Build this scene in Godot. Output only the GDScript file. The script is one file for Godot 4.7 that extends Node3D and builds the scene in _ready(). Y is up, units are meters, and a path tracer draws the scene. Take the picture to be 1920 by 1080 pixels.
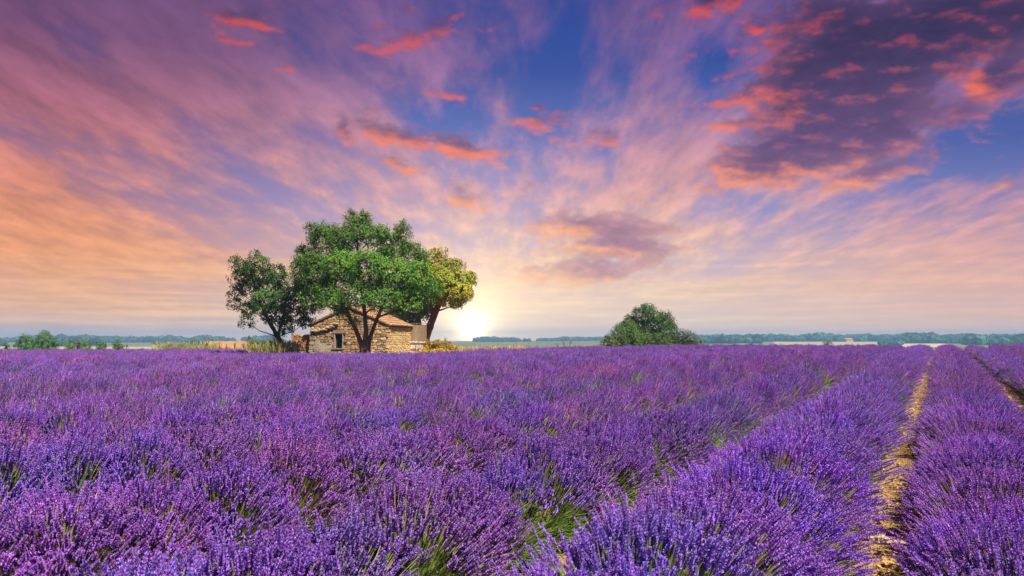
extends Node3D

# Lavender field at sunset with a ruined stone hut, trees and a far plain.
# y = 0 is the soil under the camera; the view looks along -z; metres.

const EYE := 1.7
const FOCAL := 1400.0 / 1920.0          # focal length in picture widths
var pitch := atan(100.0 / 1400.0)
var rng := RandomNumberGenerator.new()
var used := {}
var mats := {}

# ------------------------------------------------------------------ set-up

func _ready() -> void:
	rng.seed = 20240
	var cam := Camera3D.new()
	cam.name = "camera"
	cam.position = Vector3(0, EYE, 0)
	cam.rotation = Vector3(pitch, 0, 0)
	cam.fov = rad_to_deg(2.0 * atan(0.5 * 1080.0 / 1400.0))
	cam.near = 0.05
	cam.far = 20000.0
	var lens := CameraAttributesPhysical.new()
	lens.frustum_focal_length = 12.0 * 1400.0 / 540.0
	lens.exposure_aperture = 5.6
	lens.frustum_focus_distance = 14.0
	lens.frustum_near = 0.05
	lens.frustum_far = 20000.0
	cam.attributes = lens
	add_child(cam)
	cam.current = true

	var env := Environment.new()
	env.background_mode = Environment.BG_SKY
	var pan := PanoramaSkyMaterial.new()
	pan.panorama = ImageTexture.create_from_image(make_sky())
	pan.energy_multiplier = 1.0 / 1.9
	env.sky = Sky.new()
	env.sky.sky_material = pan
	env.background_energy_multiplier = 1.0
	env.tonemap_mode = Environment.TONE_MAPPER_LINEAR
	env.tonemap_exposure = 1.9
	env.sdfgi_enabled = true
	env.ssao_enabled = true
	env.ssil_enabled = true
	env.fog_enabled = true
	env.fog_mode = Environment.FOG_MODE_EXPONENTIAL
	env.fog_density = 0.00055
	env.fog_light_color = Color(0.55, 0.78, 1.0)
	var we := WorldEnvironment.new()
	we.name = "world_environment"
	we.environment = env
	add_child(we)

	var sun := DirectionalLight3D.new()
	sun.name = "sun"
	sun.light_energy = 1.6
	sun.light_color = Color(1.0, 0.93, 0.82)
	sun.light_angular_distance = 0.5
	sun.shadow_enabled = true
	add_child(sun)
	sun.look_at_from_position(Vector3(0.35, 0.79, 0.43) * 50.0, Vector3.ZERO)

	make_materials()
	make_ground()
	make_far_land()
	make_hut()
	make_trees()
	make_lavender()
	make_weeds()
	make_small_things()

# ------------------------------------------------------------------ sky

const CLOUDS := [
	[20.67, 13.52, 5.25, 1.67, 12, 1.0],
	[23.63, 16.69, 5.04, 3.17, -20, 1.1],
	[25.78, 18.87, 4.88, 2.72, 10, 1.1],
	[30.42, 20.11, 5.58, 2.26, 20, 1.0],
	[34.65, 20.20, 3.28, 1.54, 10, 0.9],
	[23.79, 21.92, 4.42, 1.51, 0, 0.8],
	[26.29, 13.80, 4.80, 1.24, 12, 0.9],
	[26.21, 11.54, 3.87, 0.65, 12, 0.8],
	[33.62, 16.56, 1.98, 1.23, 8, 0.9],
	[33.98, 18.12, 2.25, 1.27, 10, 0.6],
	[17.68, 12.42, 3.32, 0.84, 8, 0.7],
	[15.63, 24.08, 2.70, 0.76, 5, 0.7],
	[18.85, 22.07, 1.27, 0.49, 0, 0.6],
	[17.03, 20.85, 0.76, 0.32, 0, 0.5],
	[17.23, 17.73, 1.89, 0.48, 10, 0.6],
	[16.42, 15.74, 1.37, 0.38, 0, 0.5],
	[23.12, 23.11, 1.41, 0.54, 0, 0.6],
	[-20.17, 22.36, 3.21, 0.62, 8, 0.55],
	[-17.46, 19.54, 1.15, 0.25, 0, 0.5],
	[-20.51, 20.99, 1.11, 0.21, 0, 0.45],
	[-6.70, 22.87, 3.34, 1.44, 0, 0.4],
	[-4.21, 24.04, 1.05, 0.36, 10, 0.4],
	[-9.98, 21.97, 2.46, 0.73, 0, 0.4],
	[-12.70, 15.42, 1.11, 0.69, -30, 0.75],
	[-8.68, 15.31, 3.49, 0.66, -8, 0.75],
	[-3.74, 14.58, 2.91, 0.75, -10, 0.8],
	[-8.65, 13.27, 1.83, 0.55, -15, 0.65],
	[2.42, 16.48, 2.16, 0.58, 0, 0.6],
	[6.14, 15.23, 2.37, 0.55, 0, 0.65],
	[1.67, 17.65, 2.50, 0.31, 0, 0.5],
	[-5.21, 18.36, 2.50, 0.46, -10, 0.5],
	[-10.93, 17.36, 1.21, 0.46, 0, 0.45],
	[-4.05, 10.98, 1.73, 0.72, -35, 0.6],
	[0.83, 11.49, 1.86, 0.64, -5, 0.5],
	[-2.48, 10.11, 1.24, 0.32, 0, 0.4],
	[6.57, 8.72, 4.63, 0.89, -5, 0.9],
	[8.38, 7.20, 3.39, 0.89, -3, 0.95],
	[5.13, 6.92, 2.44, 0.57, 0, 0.5],
	[6.14, 5.36, 4.62, 0.98, 4, 0.85],
	[3.30, 8.16, 2.05, 0.61, 0, 0.4],
	[11.00, 8.22, 2.36, 0.48, 0, 0.5],
	[33.64, 10.05, 1.27, 0.40, 15, 0.4],
	[16.37, 4.12, 1.87, 0.20, 0, 0.35],
	[21.87, 4.63, 1.05, 0.19, 0, 0.35],
	[-24.50, 5.40, 0.96, 0.22, 0, 0.4],
	[-22.26, 5.79, 1.60, 0.26, 0, 0.4],
	[-34.55, 7.76, 0.39, 0.24, 0, 0.5],
	[31.46, 14.92, 0.90, 0.30, 15, 0.5],
]

func lin(r: float, g: float, b: float) -> Vector3:
	var c := Color(r / 255.0, g / 255.0, b / 255.0).srgb_to_linear()
	return Vector3(c.r, c.g, c.b)

func ramp(keys: Array, x: float) -> Vector3:
	if x <= keys[0][0]:
		return keys[0][1]
	for i in range(1, keys.size()):
		if x <= keys[i][0]:
			var a: Array = keys[i - 1]
			var b: Array = keys[i]
			return (a[1] as Vector3).lerp(b[1], (x - a[0]) / (b[0] - a[0]))
	return keys[-1][1]

func ramp_table(keys: Array) -> PackedVector3Array:
	var t := PackedVector3Array()
	for i in 361:
		t.append(ramp(keys, i * 0.25))
	return t

var n_streak := FastNoiseLite.new()
var n_fine := FastNoiseLite.new()
var n_puff := FastNoiseLite.new()
var n_big := FastNoiseLite.new()
var sky_tables := []
var cloud_list := []

func cloud_density(az: float, el: float) -> float:
	var d := 0.0
	for c: PackedFloat32Array in cloud_list:
		var x := az - c[0]
		var y := el - c[1]
		if x * x > c[6] or y * y > c[6]:
			continue
		var u := (x * c[4] + y * c[5]) / c[2]
		var v := (y * c[4] - x * c[5]) / c[3]
		var q := u * u + v * v
		if q < 5.0:
			d = maxf(d, c[7] * exp(-q * 0.7)) + 0.25 * minf(d, c[7] * exp(-q * 0.7))
	return d

func puff(az: float, el: float) -> float:
	return n_puff.get_noise_2d(az * 7.0, el * 15.0)

func sky_color(az: float, el: float) -> Vector3:
	var i := clampi(int(el * 4.0), 0, 359)
	var left := smoothstep(-3.0, -34.0, az) * (1.0 - smoothstep(95.0, 170.0, absf(az)))
	var right := smoothstep(8.0, 36.0, az) * (1.0 - smoothstep(95.0, 170.0, absf(az)))
	var clear: Vector3 = sky_tables[0][i].lerp(sky_tables[1][i], left).lerp(sky_tables[2][i], right)
	var cirrus: Vector3 = sky_tables[3][i].lerp(sky_tables[4][i], left).lerp(sky_tables[5][i], right)
	var a := deg_to_rad(az + 6.0 * left)
	var e := deg_to_rad(el)
	var k := cos(e) / (sin(e) + 0.10)
	var px := sin(a) * k
	var pz := cos(a) * k
	# high cirrus drawn out along the line of sight
	var s := 0.5 + 0.75 * n_streak.get_noise_2d(px * 150.0, pz * 24.0)
	var s2 := 0.5 + 0.8 * n_fine.get_noise_2d(px * 260.0 + 40.0, pz * 78.0)
	var s3 := 0.5 + 0.8 * n_big.get_noise_2d(px * 52.0, pz * 20.0)
	# nearer the horizon the veils are seen edge-on, as flat bands
	var flat_ := 1.0 - smoothstep(1.5, 9.0, el)
	s = lerpf(s, 0.5 + 0.75 * n_streak.get_noise_2d(az * 5.0 + el * 14.0 * (left - right) + 500.0, el * 62.0), flat_ * 0.8)
	s2 = lerpf(s2, 0.5 + 0.8 * n_fine.get_noise_2d(az * 4.5 + el * 10.0 * (left - right), el * 95.0), flat_ * 0.85)
	s3 = lerpf(s3, 0.5 + 0.8 * n_big.get_noise_2d(az * 4.0 + 90.0, el * 22.0), flat_ * 0.6)
	var bias := 0.10 * left + 0.06 + 0.16 * left * smoothstep(12.0, 20.0, el)
	bias -= 0.42 * exp(-pow((az - 3.8) / 2.8, 2.0) - pow((el - 20.6) / 2.6, 2.0))
	bias -= 0.42 * exp(-pow((az - 15.3) / 2.2, 2.0) - pow((el - 20.0) / 2.2, 2.0))
	bias -= 0.55 * exp(-pow((az - 33.0) / 8.0, 2.0) - pow((el - 12.3) / 1.7, 2.0))
	bias -= 0.30 * exp(-pow((az - 17.5) / 4.0, 2.0) - pow((el - 9.8) / 1.4, 2.0))
	bias -= 0.10 * exp(-pow((az - 10.0) / 8.0, 2.0) - pow((el - 15.0) / 6.0, 2.0)) + 0.07 * right * smoothstep(4.0, 9.0, el)
	bias -= 0.25 * exp(-pow((az + 5.0) / 4.0, 2.0) - pow((el - 17.0) / 2.0, 2.0))
	bias -= 0.30 * exp(-pow((az + 31.0) / 4.0, 2.0) - pow((el - 19.5) / 2.0, 2.0))
	var cover := clampf((s * 0.44 + s2 * 0.36 + s3 * 0.40 + bias - 0.34) * 1.9, 0.0, 1.0)
	cover = cover * cover * (3.0 - 2.0 * cover)
	var c := clear.lerp(cirrus, cover * 0.92)
	c *= 1.0 + (0.38 + 0.2 * left) * (s2 - 0.5) * cover
	# heaped clouds with their sunward edges lit from below
	var d := cloud_density(az, el)
	if d > 0.02:
		var p := puff(az, el)
		var f := n_fine.get_noise_2d(az * 14.0 - el * 6.0, el * 40.0 + az * 5.0)
		var m := smoothstep(0.24, 0.70, d * 1.02 + p * 0.62 + f * 0.22)
		if m > 0.0:
			var dz := -(az + 3.0)
			var de := -(el - 1.0)
			var l := maxf(sqrt(dz * dz + de * de), 0.1)
			var da := 1.3 * dz / l * 0.8
			var db := 1.3 * de / l
			var d2 := cloud_density(az + da, el + db)
			var p2 := puff(az + da * 0.45, el + db * 0.45)
			var da2 := da * 0.3
			var db2 := db * 0.3
			var edge := cloud_density(az - da2, el - db2) - cloud_density(az + da2, el + db2)
			var lit := clampf(0.22 + 1.15 * edge + 1.3 * clampf(d - d2, -0.1, 0.32) + 0.6 * (p - p2) + 0.25 * f - 0.8 * (d + 0.4 * p - 0.6), 0.0, 1.0)
			lit = lit * lit * (3.0 - 2.0 * lit)
			lit = maxf(lit, 0.26 * smoothstep(0.1, 0.75, f + 0.5 * p))
			var body: Vector3 = sky_tables[6][i].lerp(sky_tables[7][i], lit) * (1.0 + 0.35 * f)
			body = body.lerp(cirrus, 0.4 * (1.0 - clampf(d, 0.0, 1.0)))
			c = c.lerp(body, m * (0.66 + 0.30 * clampf(d, 0.0, 1.0)))
	# the sun just above the horizon, seen through thin haze
	var sx := (az + 3.06) * cos(e)
	var sy := el - 1.0
	var g := sqrt(sx * sx + sy * sy)
	c += Vector3(9.0, 7.0, 4.0) * exp(-g / 0.5)
	c += Vector3(0.95, 0.80, 0.46) * exp(-g / 1.9)
	c += Vector3(0.42, 0.31, 0.13) * exp(-g / 5.5)
	c += Vector3(0.34, 0.25, 0.18) * exp(-el / 1.5)
	return c

func make_sky() -> Image:
	var specs := [[n_streak, 0.010, 7, 11, 0.58], [n_fine, 0.020, 6, 12, 0.66], [n_puff, 0.040, 6, 13, 0.58], [n_big, 0.012, 4, 14, 0.5]]
	for s in specs:
		var n: FastNoiseLite = s[0]
		n.noise_type = FastNoiseLite.TYPE_SIMPLEX_SMOOTH
		n.frequency = s[1]
		n.fractal_type = FastNoiseLite.FRACTAL_FBM
		n.fractal_octaves = s[2]
		n.seed = s[3]
		n.fractal_gain = s[4]
	for n: FastNoiseLite in [n_streak, n_big]:
		n.domain_warp_enabled = true
		n.domain_warp_amplitude = 40.0
		n.domain_warp_frequency = 0.012
	n_puff.domain_warp_enabled = true
	n_puff.domain_warp_amplitude = 9.0
	n_puff.domain_warp_frequency = 0.03
	for c in CLOUDS:
		var r: float = maxf(c[2], c[3]) * 2.3
		var t: float = deg_to_rad(c[4])
		cloud_list.append(PackedFloat32Array([c[0], c[1], c[2], c[3] * 1.15, cos(t), sin(t), r * r, c[5]]))
	# clear air, then cirrus: middle, left, right; then heaped clouds: shaded, lit
	sky_tables = [
		ramp_table([[0.0, lin(240, 206, 188)], [3.0, lin(234, 200, 190)], [6.0, lin(200, 178, 200)], [10.0, lin(158, 152, 204)], [15.0, lin(96, 112, 186)], [20.0, lin(50, 78, 158)], [26.0, lin(36, 64, 148)], [55.0, lin(26, 44, 116)], [90.0, lin(22, 38, 100)]]),
		ramp_table([[0.0, lin(176, 150, 170)], [2.0, lin(206, 160, 158)], [6.0, lin(214, 142, 120)], [10.0, lin(156, 112, 146)], [15.0, lin(112, 88, 146)], [20.0, lin(70, 66, 128)], [26.0, lin(52, 52, 110)], [55.0, lin(34, 42, 100)], [90.0, lin(22, 38, 100)]]),
		ramp_table([[0.0, lin(232, 178, 160)], [3.0, lin(222, 176, 172)], [6.0, lin(176, 158, 190)], [9.0, lin(122, 124, 186)], [13.0, lin(74, 92, 164)], [20.0, lin(60, 74, 150)], [26.0, lin(48, 66, 140)], [55.0, lin(26, 44, 110)], [90.0, lin(22, 38, 100)]]),
		ramp_table([[0.0, lin(252, 216, 182)], [3.0, lin(254, 216, 178)], [7.0, lin(246, 198, 168)], [11.0, lin(226, 166, 160)], [15.0, lin(200, 142, 160)], [20.0, lin(150, 104, 152)], [26.0, lin(120, 80, 132)], [55.0, lin(80, 60, 110)], [90.0, lin(60, 52, 104)]]),
		ramp_table([[0.0, lin(220, 176, 158)], [2.0, lin(248, 184, 128)], [6.0, lin(242, 160, 104)], [10.0, lin(224, 140, 108)], [15.0, lin(176, 102, 116)], [20.0, lin(124, 76, 114)], [26.0, lin(88, 62, 106)], [55.0, lin(76, 56, 106)], [90.0, lin(60, 52, 104)]]),
		ramp_table([[0.0, lin(246, 190, 154)], [3.0, lin(240, 184, 158)], [7.0, lin(228, 164, 158)], [11.0, lin(206, 138, 152)], [15.0, lin(176, 112, 146)], [20.0, lin(146, 94, 138)], [26.0, lin(116, 74, 124)], [55.0, lin(78, 58, 108)], [90.0, lin(60, 52, 104)]]),
		ramp_table([[0.0, lin(196, 150, 160)], [6.0, lin(176, 124, 148)], [10.0, lin(150, 104, 140)], [14.0, lin(98, 70, 118)], [20.0, lin(60, 42, 84)], [26.0, lin(54, 40, 82)], [90.0, lin(56, 46, 92)]]),
		ramp_table([[0.0, lin(255, 200, 150)], [6.0, lin(252, 172, 124)], [10.0, lin(252, 160, 110)], [14.0, lin(250, 122, 76)], [20.0, lin(230, 84, 58)], [26.0, lin(206, 70, 58)], [90.0, lin(120, 70, 96)]]),
	]
	var w := 4096
	var h := 2048
	# the whole dome coarsely, then the part towards the sunset finely; both by the same function of direction
	var cw := 640
	var ch := 320
	var low := PackedFloat32Array()
	low.resize(cw * ch * 3)
	var o := 0
	for y in ch:
		var el := 90.0 - (y + 0.5) * 180.0 / ch
		for x in cw:
			var az := (x + 0.5) * 360.0 / cw - 180.0
			var c := sky_color(az, maxf(el, 0.0)) if el > -3.0 else Vector3(0.16, 0.12, 0.12)
			low[o] = c.x
			low[o + 1] = c.y
			low[o + 2] = c.z
			o += 3
	var sky := Image.create_from_data(cw, ch, false, Image.FORMAT_RGBF, low.to_byte_array())
	sky.resize(w, h, Image.INTERPOLATE_BILINEAR)
	var per := 360.0 / w
	var x0 := int((180.0 - 43.0) / per)
	var x1 := int((180.0 + 43.0) / per)
	var y0 := int((90.0 - 31.0) / per)
	var y1 := int((90.0 + 1.0) / per)
	var hw := x1 - x0
	var hh := y1 - y0
	var fine := PackedFloat32Array()
	fine.resize(hw * hh * 3)
	o = 0
	for y in hh:
		var el := 90.0 - (y0 + y + 0.5) * per
		for x in hw:
			var c := sky_color((x0 + x + 0.5) * per - 180.0, maxf(el, 0.0))
			fine[o] = c.x
			fine[o + 1] = c.y
			fine[o + 2] = c.z
			o += 3
	sky.blit_rect(Image.create_from_data(hw, hh, false, Image.FORMAT_RGBF, fine.to_byte_array()), Rect2i(0, 0, hw, hh), Vector2i(x0, y0))
	# a panorama's left edge lies straight ahead: roll it half way round
	var rolled := Image.create_empty(w, h, false, Image.FORMAT_RGBF)
	rolled.blit_rect(sky, Rect2i(w / 2, 0, w / 2, h), Vector2i(0, 0))
	rolled.blit_rect(sky, Rect2i(0, 0, w / 2, h), Vector2i(w / 2, 0))
	return rolled

# ------------------------------------------------------------------ helpers

func numbered(called: String) -> String:
	var n: int = used.get(called, 0)
	used[called] = n + 1
	return called if n == 0 else "%s_%03d" % [called, n]

func tag(o: Node, label: String, category := "", group := "", kind := "") -> void:
	if label:
		o.set_meta("label", label)
	if category:
		o.set_meta("category", category)
	if group:
		o.set_meta("group", group)
	if kind:
		o.set_meta("kind", kind)

func base(called: String, at_: Vector3, turn := 0.0) -> Node3D:
	var o := Node3D.new()
	o.name = numbered(called)
	o.position = at_
	o.rotation.y = turn
	add_child(o)
	return o

func put(called: String, m: Mesh, mat: Material, parent: Node, t := Transform3D.IDENTITY) -> MeshInstance3D:
	var o := MeshInstance3D.new()
	o.name = numbered(called) if parent == self else called
	o.mesh = m
	o.material_override = mat
	o.transform = t
	parent.add_child(o, true)
	return o

func scatter(called: String, m: Mesh, mat: Material, rows: PackedFloat32Array, parent: Node) -> MultiMeshInstance3D:
	var mm := MultiMesh.new()
	mm.transform_format = MultiMesh.TRANSFORM_3D
	mm.use_colors = true
	mm.mesh = m
	mm.instance_count = rows.size() / 16
	mm.buffer = rows
	var o := MultiMeshInstance3D.new()
	o.name = numbered(called) if parent == self else called
	o.multimesh = mm
	o.material_override = mat
	parent.add_child(o, true)
	o.set_meta("kind", "stuff")
	return o

func row(out: PackedFloat32Array, b: Basis, p: Vector3, c: Color) -> void:
	out.append_array(PackedFloat32Array([b.x.x, b.y.x, b.z.x, p.x, b.x.y, b.y.y, b.z.y, p.y, b.x.z, b.y.z, b.z.z, p.z, c.r, c.g, c.b, 1.0]))

# a frame whose y axis points along d, rolled at random
func frame(d: Vector3, roll: float, s: Vector3) -> Basis:
	var side := d.cross(Vector3(0.31, 0.17, 0.93)).normalized()
	var b := Basis(side, d, side.cross(d))
	b = b * Basis(Vector3.UP, roll)
	return Basis(b.x * s.x, b.y * s.y, b.z * s.z)

# a point seen at picture position (x, y) of a 1920 x 1080 view, d metres ahead
func at(x: float, y: float, d: float) -> Vector3:
	var cx := (x - 960.0) / 1400.0
	var cy := (540.0 - y) / 1400.0
	var up := cy * cos(pitch) + sin(pitch)
	var k := d / (cos(pitch) - cy * sin(pitch))
	return Vector3(cx * k, EYE + up * k, -d)

func on_ground(x: float, d: float) -> Vector3:
	var p := at(x, 640.0, d)
	p.y = land(p.x, p.z)
	return p

func rnd(a: float, b: float) -> float:
	return rng.randf_range(a, b)

class Shape:
	var v := PackedVector3Array()
	var n := PackedVector3Array()
	var c := PackedColorArray()
	func tri(a: Vector3, b: Vector3, d: Vector3, ca: Color, cb: Color, cd: Color) -> void:
		v.append(a); v.append(b); v.append(d)
		c.append(ca); c.append(cb); c.append(cd)
	func flat(a: Vector3, b: Vector3, d: Vector3, col := Color.WHITE) -> void:
		tri(a, b, d, col, col, col)
	func quad(a: Vector3, b: Vector3, d: Vector3, e: Vector3, col := Color.WHITE) -> void:
		tri(a, b, d, col, col, col)
		tri(a, d, e, col, col, col)
	func box(lo: Vector3, hi: Vector3, col := Color.WHITE, t := Transform3D.IDENTITY) -> void:
		var p := []
		for i in 8:
			p.append(t * Vector3(hi.x if i & 1 else lo.x, hi.y if i & 2 else lo.y, hi.z if i & 4 else lo.z))
		quad(p[0], p[2], p[3], p[1], col)
		quad(p[4], p[5], p[7], p[6], col)
		quad(p[0], p[4], p[6], p[2], col)
		quad(p[1], p[3], p[7], p[5], col)
		quad(p[2], p[6], p[7], p[3], col)
		quad(p[0], p[1], p[5], p[4], col)
	# a smooth tapered tube along a path; every point of the path carries its radius
	func tube(path: Array, radii: Array, sides: int, col := Color.WHITE, lumps := 0.0) -> void:
		var rings := []
		var last := Vector3(0.3, 0.1, 0.95)
		for i in path.size():
			var d: Vector3 = (path[mini(i + 1, path.size() - 1)] - path[maxi(i - 1, 0)]).normalized()
			var x := (last - d * last.dot(d)).normalized()
			last = x
			var y := d.cross(x)
			var ring := []
			for k in sides:
				var t := TAU * k / sides
				var o := x * cos(t) + y * sin(t)
				var r: float = radii[i] * (1.0 + lumps * sin(k * 2.7 + i * 0.9) * cos(k * 4.1 - i * 0.6))
				ring.append([path[i] + o * r, o])
			rings.append(ring)
		for i in path.size() - 1:
			for k in sides:
				var a = rings[i][k]
				var b = rings[i][(k + 1) % sides]
				var e = rings[i + 1][k]
				var f = rings[i + 1][(k + 1) % sides]
				for q in [a, e, b, b, e, f]:
					v.append(q[0]); n.append(q[1]); c.append(col)
	func mesh() -> ArrayMesh:
		var a := []
		a.resize(Mesh.ARRAY_MAX)
		a[Mesh.ARRAY_VERTEX] = v
		a[Mesh.ARRAY_COLOR] = c
		if n.size() == v.size():
			a[Mesh.ARRAY_NORMAL] = n
		var m := ArrayMesh.new()
		m.add_surface_from_arrays(Mesh.PRIMITIVE_TRIANGLES, a)
		return m

# ------------------------------------------------------------------ materials

func noise_tex(seed_: int, freq: float, octaves: int, size: int, ramp_: Array, kind := FastNoiseLite.TYPE_SIMPLEX_SMOOTH) -> NoiseTexture2D:
	var n := FastNoiseLite.new()
	n.seed = seed_
	n.noise_type = kind
	n.frequency = freq
	n.fractal_octaves = octaves
	var t := NoiseTexture2D.new()
	t.noise = n
	t.width = size
	t.height = size
	t.seamless = true
	var g := Gradient.new()
	var offs := PackedFloat32Array()
	var cols := PackedColorArray()
	for e in ramp_:
		offs.append(e[0])
		cols.append(e[1])
	g.offsets = offs
	g.colors = cols
	t.color_ramp = g
	return t

func grey(x: float) -> Color:
	return Color(x, x, x)

func mat(called: String, rough := 0.9, tint := Color.WHITE, spec := 0.25) -> StandardMaterial3D:
	var m := StandardMaterial3D.new()
	m.resource_name = called
	m.albedo_color = tint
	m.roughness = rough
	m.metallic_specular = spec
	m.vertex_color_use_as_albedo = true
	mats[called] = m
	return m

func textured(called: String, tex: Texture2D, scale_: float, bump: Texture2D, depth: float, rough := 0.92) -> StandardMaterial3D:
	var m := mat(called, rough)
	m.albedo_texture = tex
	m.uv1_triplanar = true
	m.uv1_world_triplanar = true
	m.uv1_scale = Vector3.ONE * scale_
	if bump:
		m.heightmap_enabled = true
		m.heightmap_texture = bump
		m.heightmap_scale = depth
	return m

func make_materials() -> void:
	var mottled := noise_tex(5, 0.02, 5, 512, [[0.0, grey(0.52)], [0.45, grey(0.86)], [0.75, grey(1.0)], [1.0, grey(0.9)]])
	var grainy := noise_tex(6, 0.05, 5, 512, [[0.0, grey(0.0)], [1.0, grey(1.0)]])
	var lichen := noise_tex(8, 0.03, 4, 512, [[0.0, grey(0.35)], [0.4, grey(0.75)], [0.6, grey(1.0)], [1.0, Color(1.0, 0.93, 0.8)]])
	var strips := noise_tex(9, 0.02, 4, 512, [[0.0, grey(0.45)], [0.5, grey(0.85)], [1.0, grey(1.0)]])
	textured("soil", noise_tex(7, 0.03, 6, 1024, [[0.0, grey(0.55)], [0.5, grey(0.85)], [1.0, grey(1.0)]]), 0.9, grainy, 5.0)
	textured("stone", mottled, 1.3, grainy, 2.0)
	textured("mortar", mottled, 0.9, grainy, 3.0)
	textured("render_coat", lichen, 1.1, grainy, 2.0)
	textured("clay_tile", lichen, 0.8, grainy, 1.0)
	textured("bark", strips, 2.2, grainy, 4.0, 0.95)
	textured("old_wood", strips, 1.4, grainy, 0.6, 0.85)
	textured("painted", mottled, 0.5, null, 0.0, 0.6)
	textured("far_land", noise_tex(15, 0.03, 5, 512, [[0.0, grey(0.7)], [1.0, grey(1.0)]]), 0.012, null, 0.0)
	var leaf := mat("leaf", 0.55, Color.WHITE, 0.35)
	leaf.backlight_enabled = true
	leaf.backlight = grey(0.6)
	var petal := mat("petal", 0.85, Color.WHITE, 0.12)
	petal.backlight_enabled = true
	petal.backlight = grey(0.45)
	mat("far_leaf", 0.9, Color.WHITE, 0.1)
	mat("dark", 0.95)

# ------------------------------------------------------------------ land

func smooth(a: float, b: float, x: float) -> float:
	return smoothstep(a, b, x)

# height of the land: a field that climbs gently to a crest 58 m ahead, then a plain and low hills
func land(x: float, z: float) -> float:
	var d := -z
	var y := 0.0
	if d < 15.0:
		y = 0.022 * maxf(d, -40.0)
	elif d < 58.0:
		var q := d - 15.0
		y = 0.33 + 0.022 * q - 0.022 * q * q / 86.0
	else:
		var keys := [[58.0, -0.897], [75.0, -1.15], [120.0, -2.2], [300.0, -4.2], [700.0, -4.6], [1200.0, 0.0], [1700.0, 5.0], [2200.0, 7.0], [3500.0, 7.5]]
		y = 7.5
		for i in range(1, keys.size()):
			if d <= keys[i][0]:
				var t: float = (d - keys[i - 1][0]) / (keys[i][0] - keys[i - 1][0])
				y = lerpf(keys[i - 1][1], keys[i][1], t)
				break
		if d > 700.0:
			y = lerpf(-4.6, y, 0.45 + 0.55 * smooth(-0.05, 0.28, x / d))
		y += EYE
	y -= 0.32 * smooth(15.0, -10.0, x) * clampf(d / 45.0, 0.0, 1.0) * (1.0 - smooth(60.0, 120.0, d))
	return y

func make_ground() -> void:
	var n := FastNoiseLite.new()
	n.seed = 3
	n.frequency = 0.9
	n.fractal_octaves = 3
	var rings := [0.4]
	while rings[-1] < 1900.0:
		var r: float = rings[-1]
		rings.append(r + (0.12 if r < 9.0 else 0.5 if r < 30.0 else 2.0 if r < 70.0 else r * 0.1))
	var sectors := []
	for i in 301:
		sectors.append(deg_to_rad(-45.0 + i * 0.3))
	for i in 54:
		sectors.append(deg_to_rad(45.0 + (i + 1) * 5.0))
	var st := SurfaceTool.new()
	st.begin(Mesh.PRIMITIVE_TRIANGLES)
	var cols := sectors.size()
	for r: float in rings:
		for a: float in sectors:
			var p := Vector3(sin(a) * r, 0.0, -cos(a) * r)
			p.y = land(p.x, p.z)
			var field := 1.0 - smooth(60.0, 75.0, -p.z)
			if r < 40.0:
				p.y += 0.035 * n.get_noise_2d(p.x * 1.6, p.z * 1.6) + 0.02 * n.get_noise_2d(p.x * 6.0, p.z * 6.0)
			var v := n.get_noise_2d(p.x * 0.02, p.z * 0.02)
			var soil := Color(0.50, 0.32, 0.16) * (1.0 + 0.15 * v)
			var grass := Color(0.30, 0.29, 0.12).lerp(Color(0.16, 0.20, 0.08), clampf(0.5 + v * 1.4, 0.0, 1.0))
			st.set_color(grass.lerp(soil, field))
			st.add_vertex(p)
	for i in rings.size() - 1:
		for k in cols - 1:
			var a := i * cols + k
			for q: int in [a, a + cols, a + 1, a + 1, a + cols, a + cols + 1]:
				st.add_index(q)
	st.generate_normals()
	var o := put("ground", st.commit(), mats.soil, self)
	tag(o, "ochre soil of the lavender field and the plain beyond it", "", "", "structure")

# a sheet that follows the land a little above it
func sheet(called: String, corners: Array, lift: float, color: Color, label: String) -> void:
	var s := Shape.new()
	var nx := 24
	var nz := 14
	var pts := []
	for j in nz + 1:
		for i in nx + 1:
			var near: Vector2 = (corners[0] as Vector2).lerp(corners[1], float(i) / nx)
			var far_: Vector2 = (corners[3] as Vector2).lerp(corners[2], float(i) / nx)
			var q := near.lerp(far_, float(j) / nz)
			pts.append(Vector3(q.x, land(q.x, -q.y) + lift, -q.y))
	for j in nz:
		for i in nx:
			var a := j * (nx + 1) + i
			s.quad(pts[a], pts[a + nx + 1], pts[a + nx + 2], pts[a + 1], color * rnd(0.94, 1.06))
	tag(put(called, s.mesh(), mats.far_land, self), label, "", "", "structure")

func pic(x: float, d: float) -> Vector2:
	return Vector2((x - 960.0) / 1400.0 * d, d)

# crowns seen from far off: a lumpy ball of small leaf facets
func far_crown(seed_: int) -> Mesh:
	var r := RandomNumberGenerator.new()
	r.seed = seed_
	var s := Shape.new()
	for i in 90:
		var d := Vector3(r.randf_range(-1, 1), r.randf_range(-0.55, 1), r.randf_range(-1, 1)).normalized()
		var p := d * Vector3(0.5, 0.5, 0.5) * r.randf_range(0.72, 1.08) + Vector3(0, 0.5, 0)
		var u := d.cross(Vector3(r.randf_range(-1, 1), r.randf_range(-1, 1), r.randf_range(-1, 1))).normalized()
		var w := (d.cross(u) + d * r.randf_range(-0.5, 0.5)).normalized()
		var q := r.randf_range(0.12, 0.22)
		var c := Color.WHITE * r.randf_range(0.75, 1.2)
		s.flat(p + u * q, p - u * q * 0.6 + w * q, p - u * q * 0.5 - w * q, c)
		s.flat(p - u * q, p + w * q * 1.1, p + u * q * 0.6 - w * q * 0.7, c)
	return s.mesh()

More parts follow.
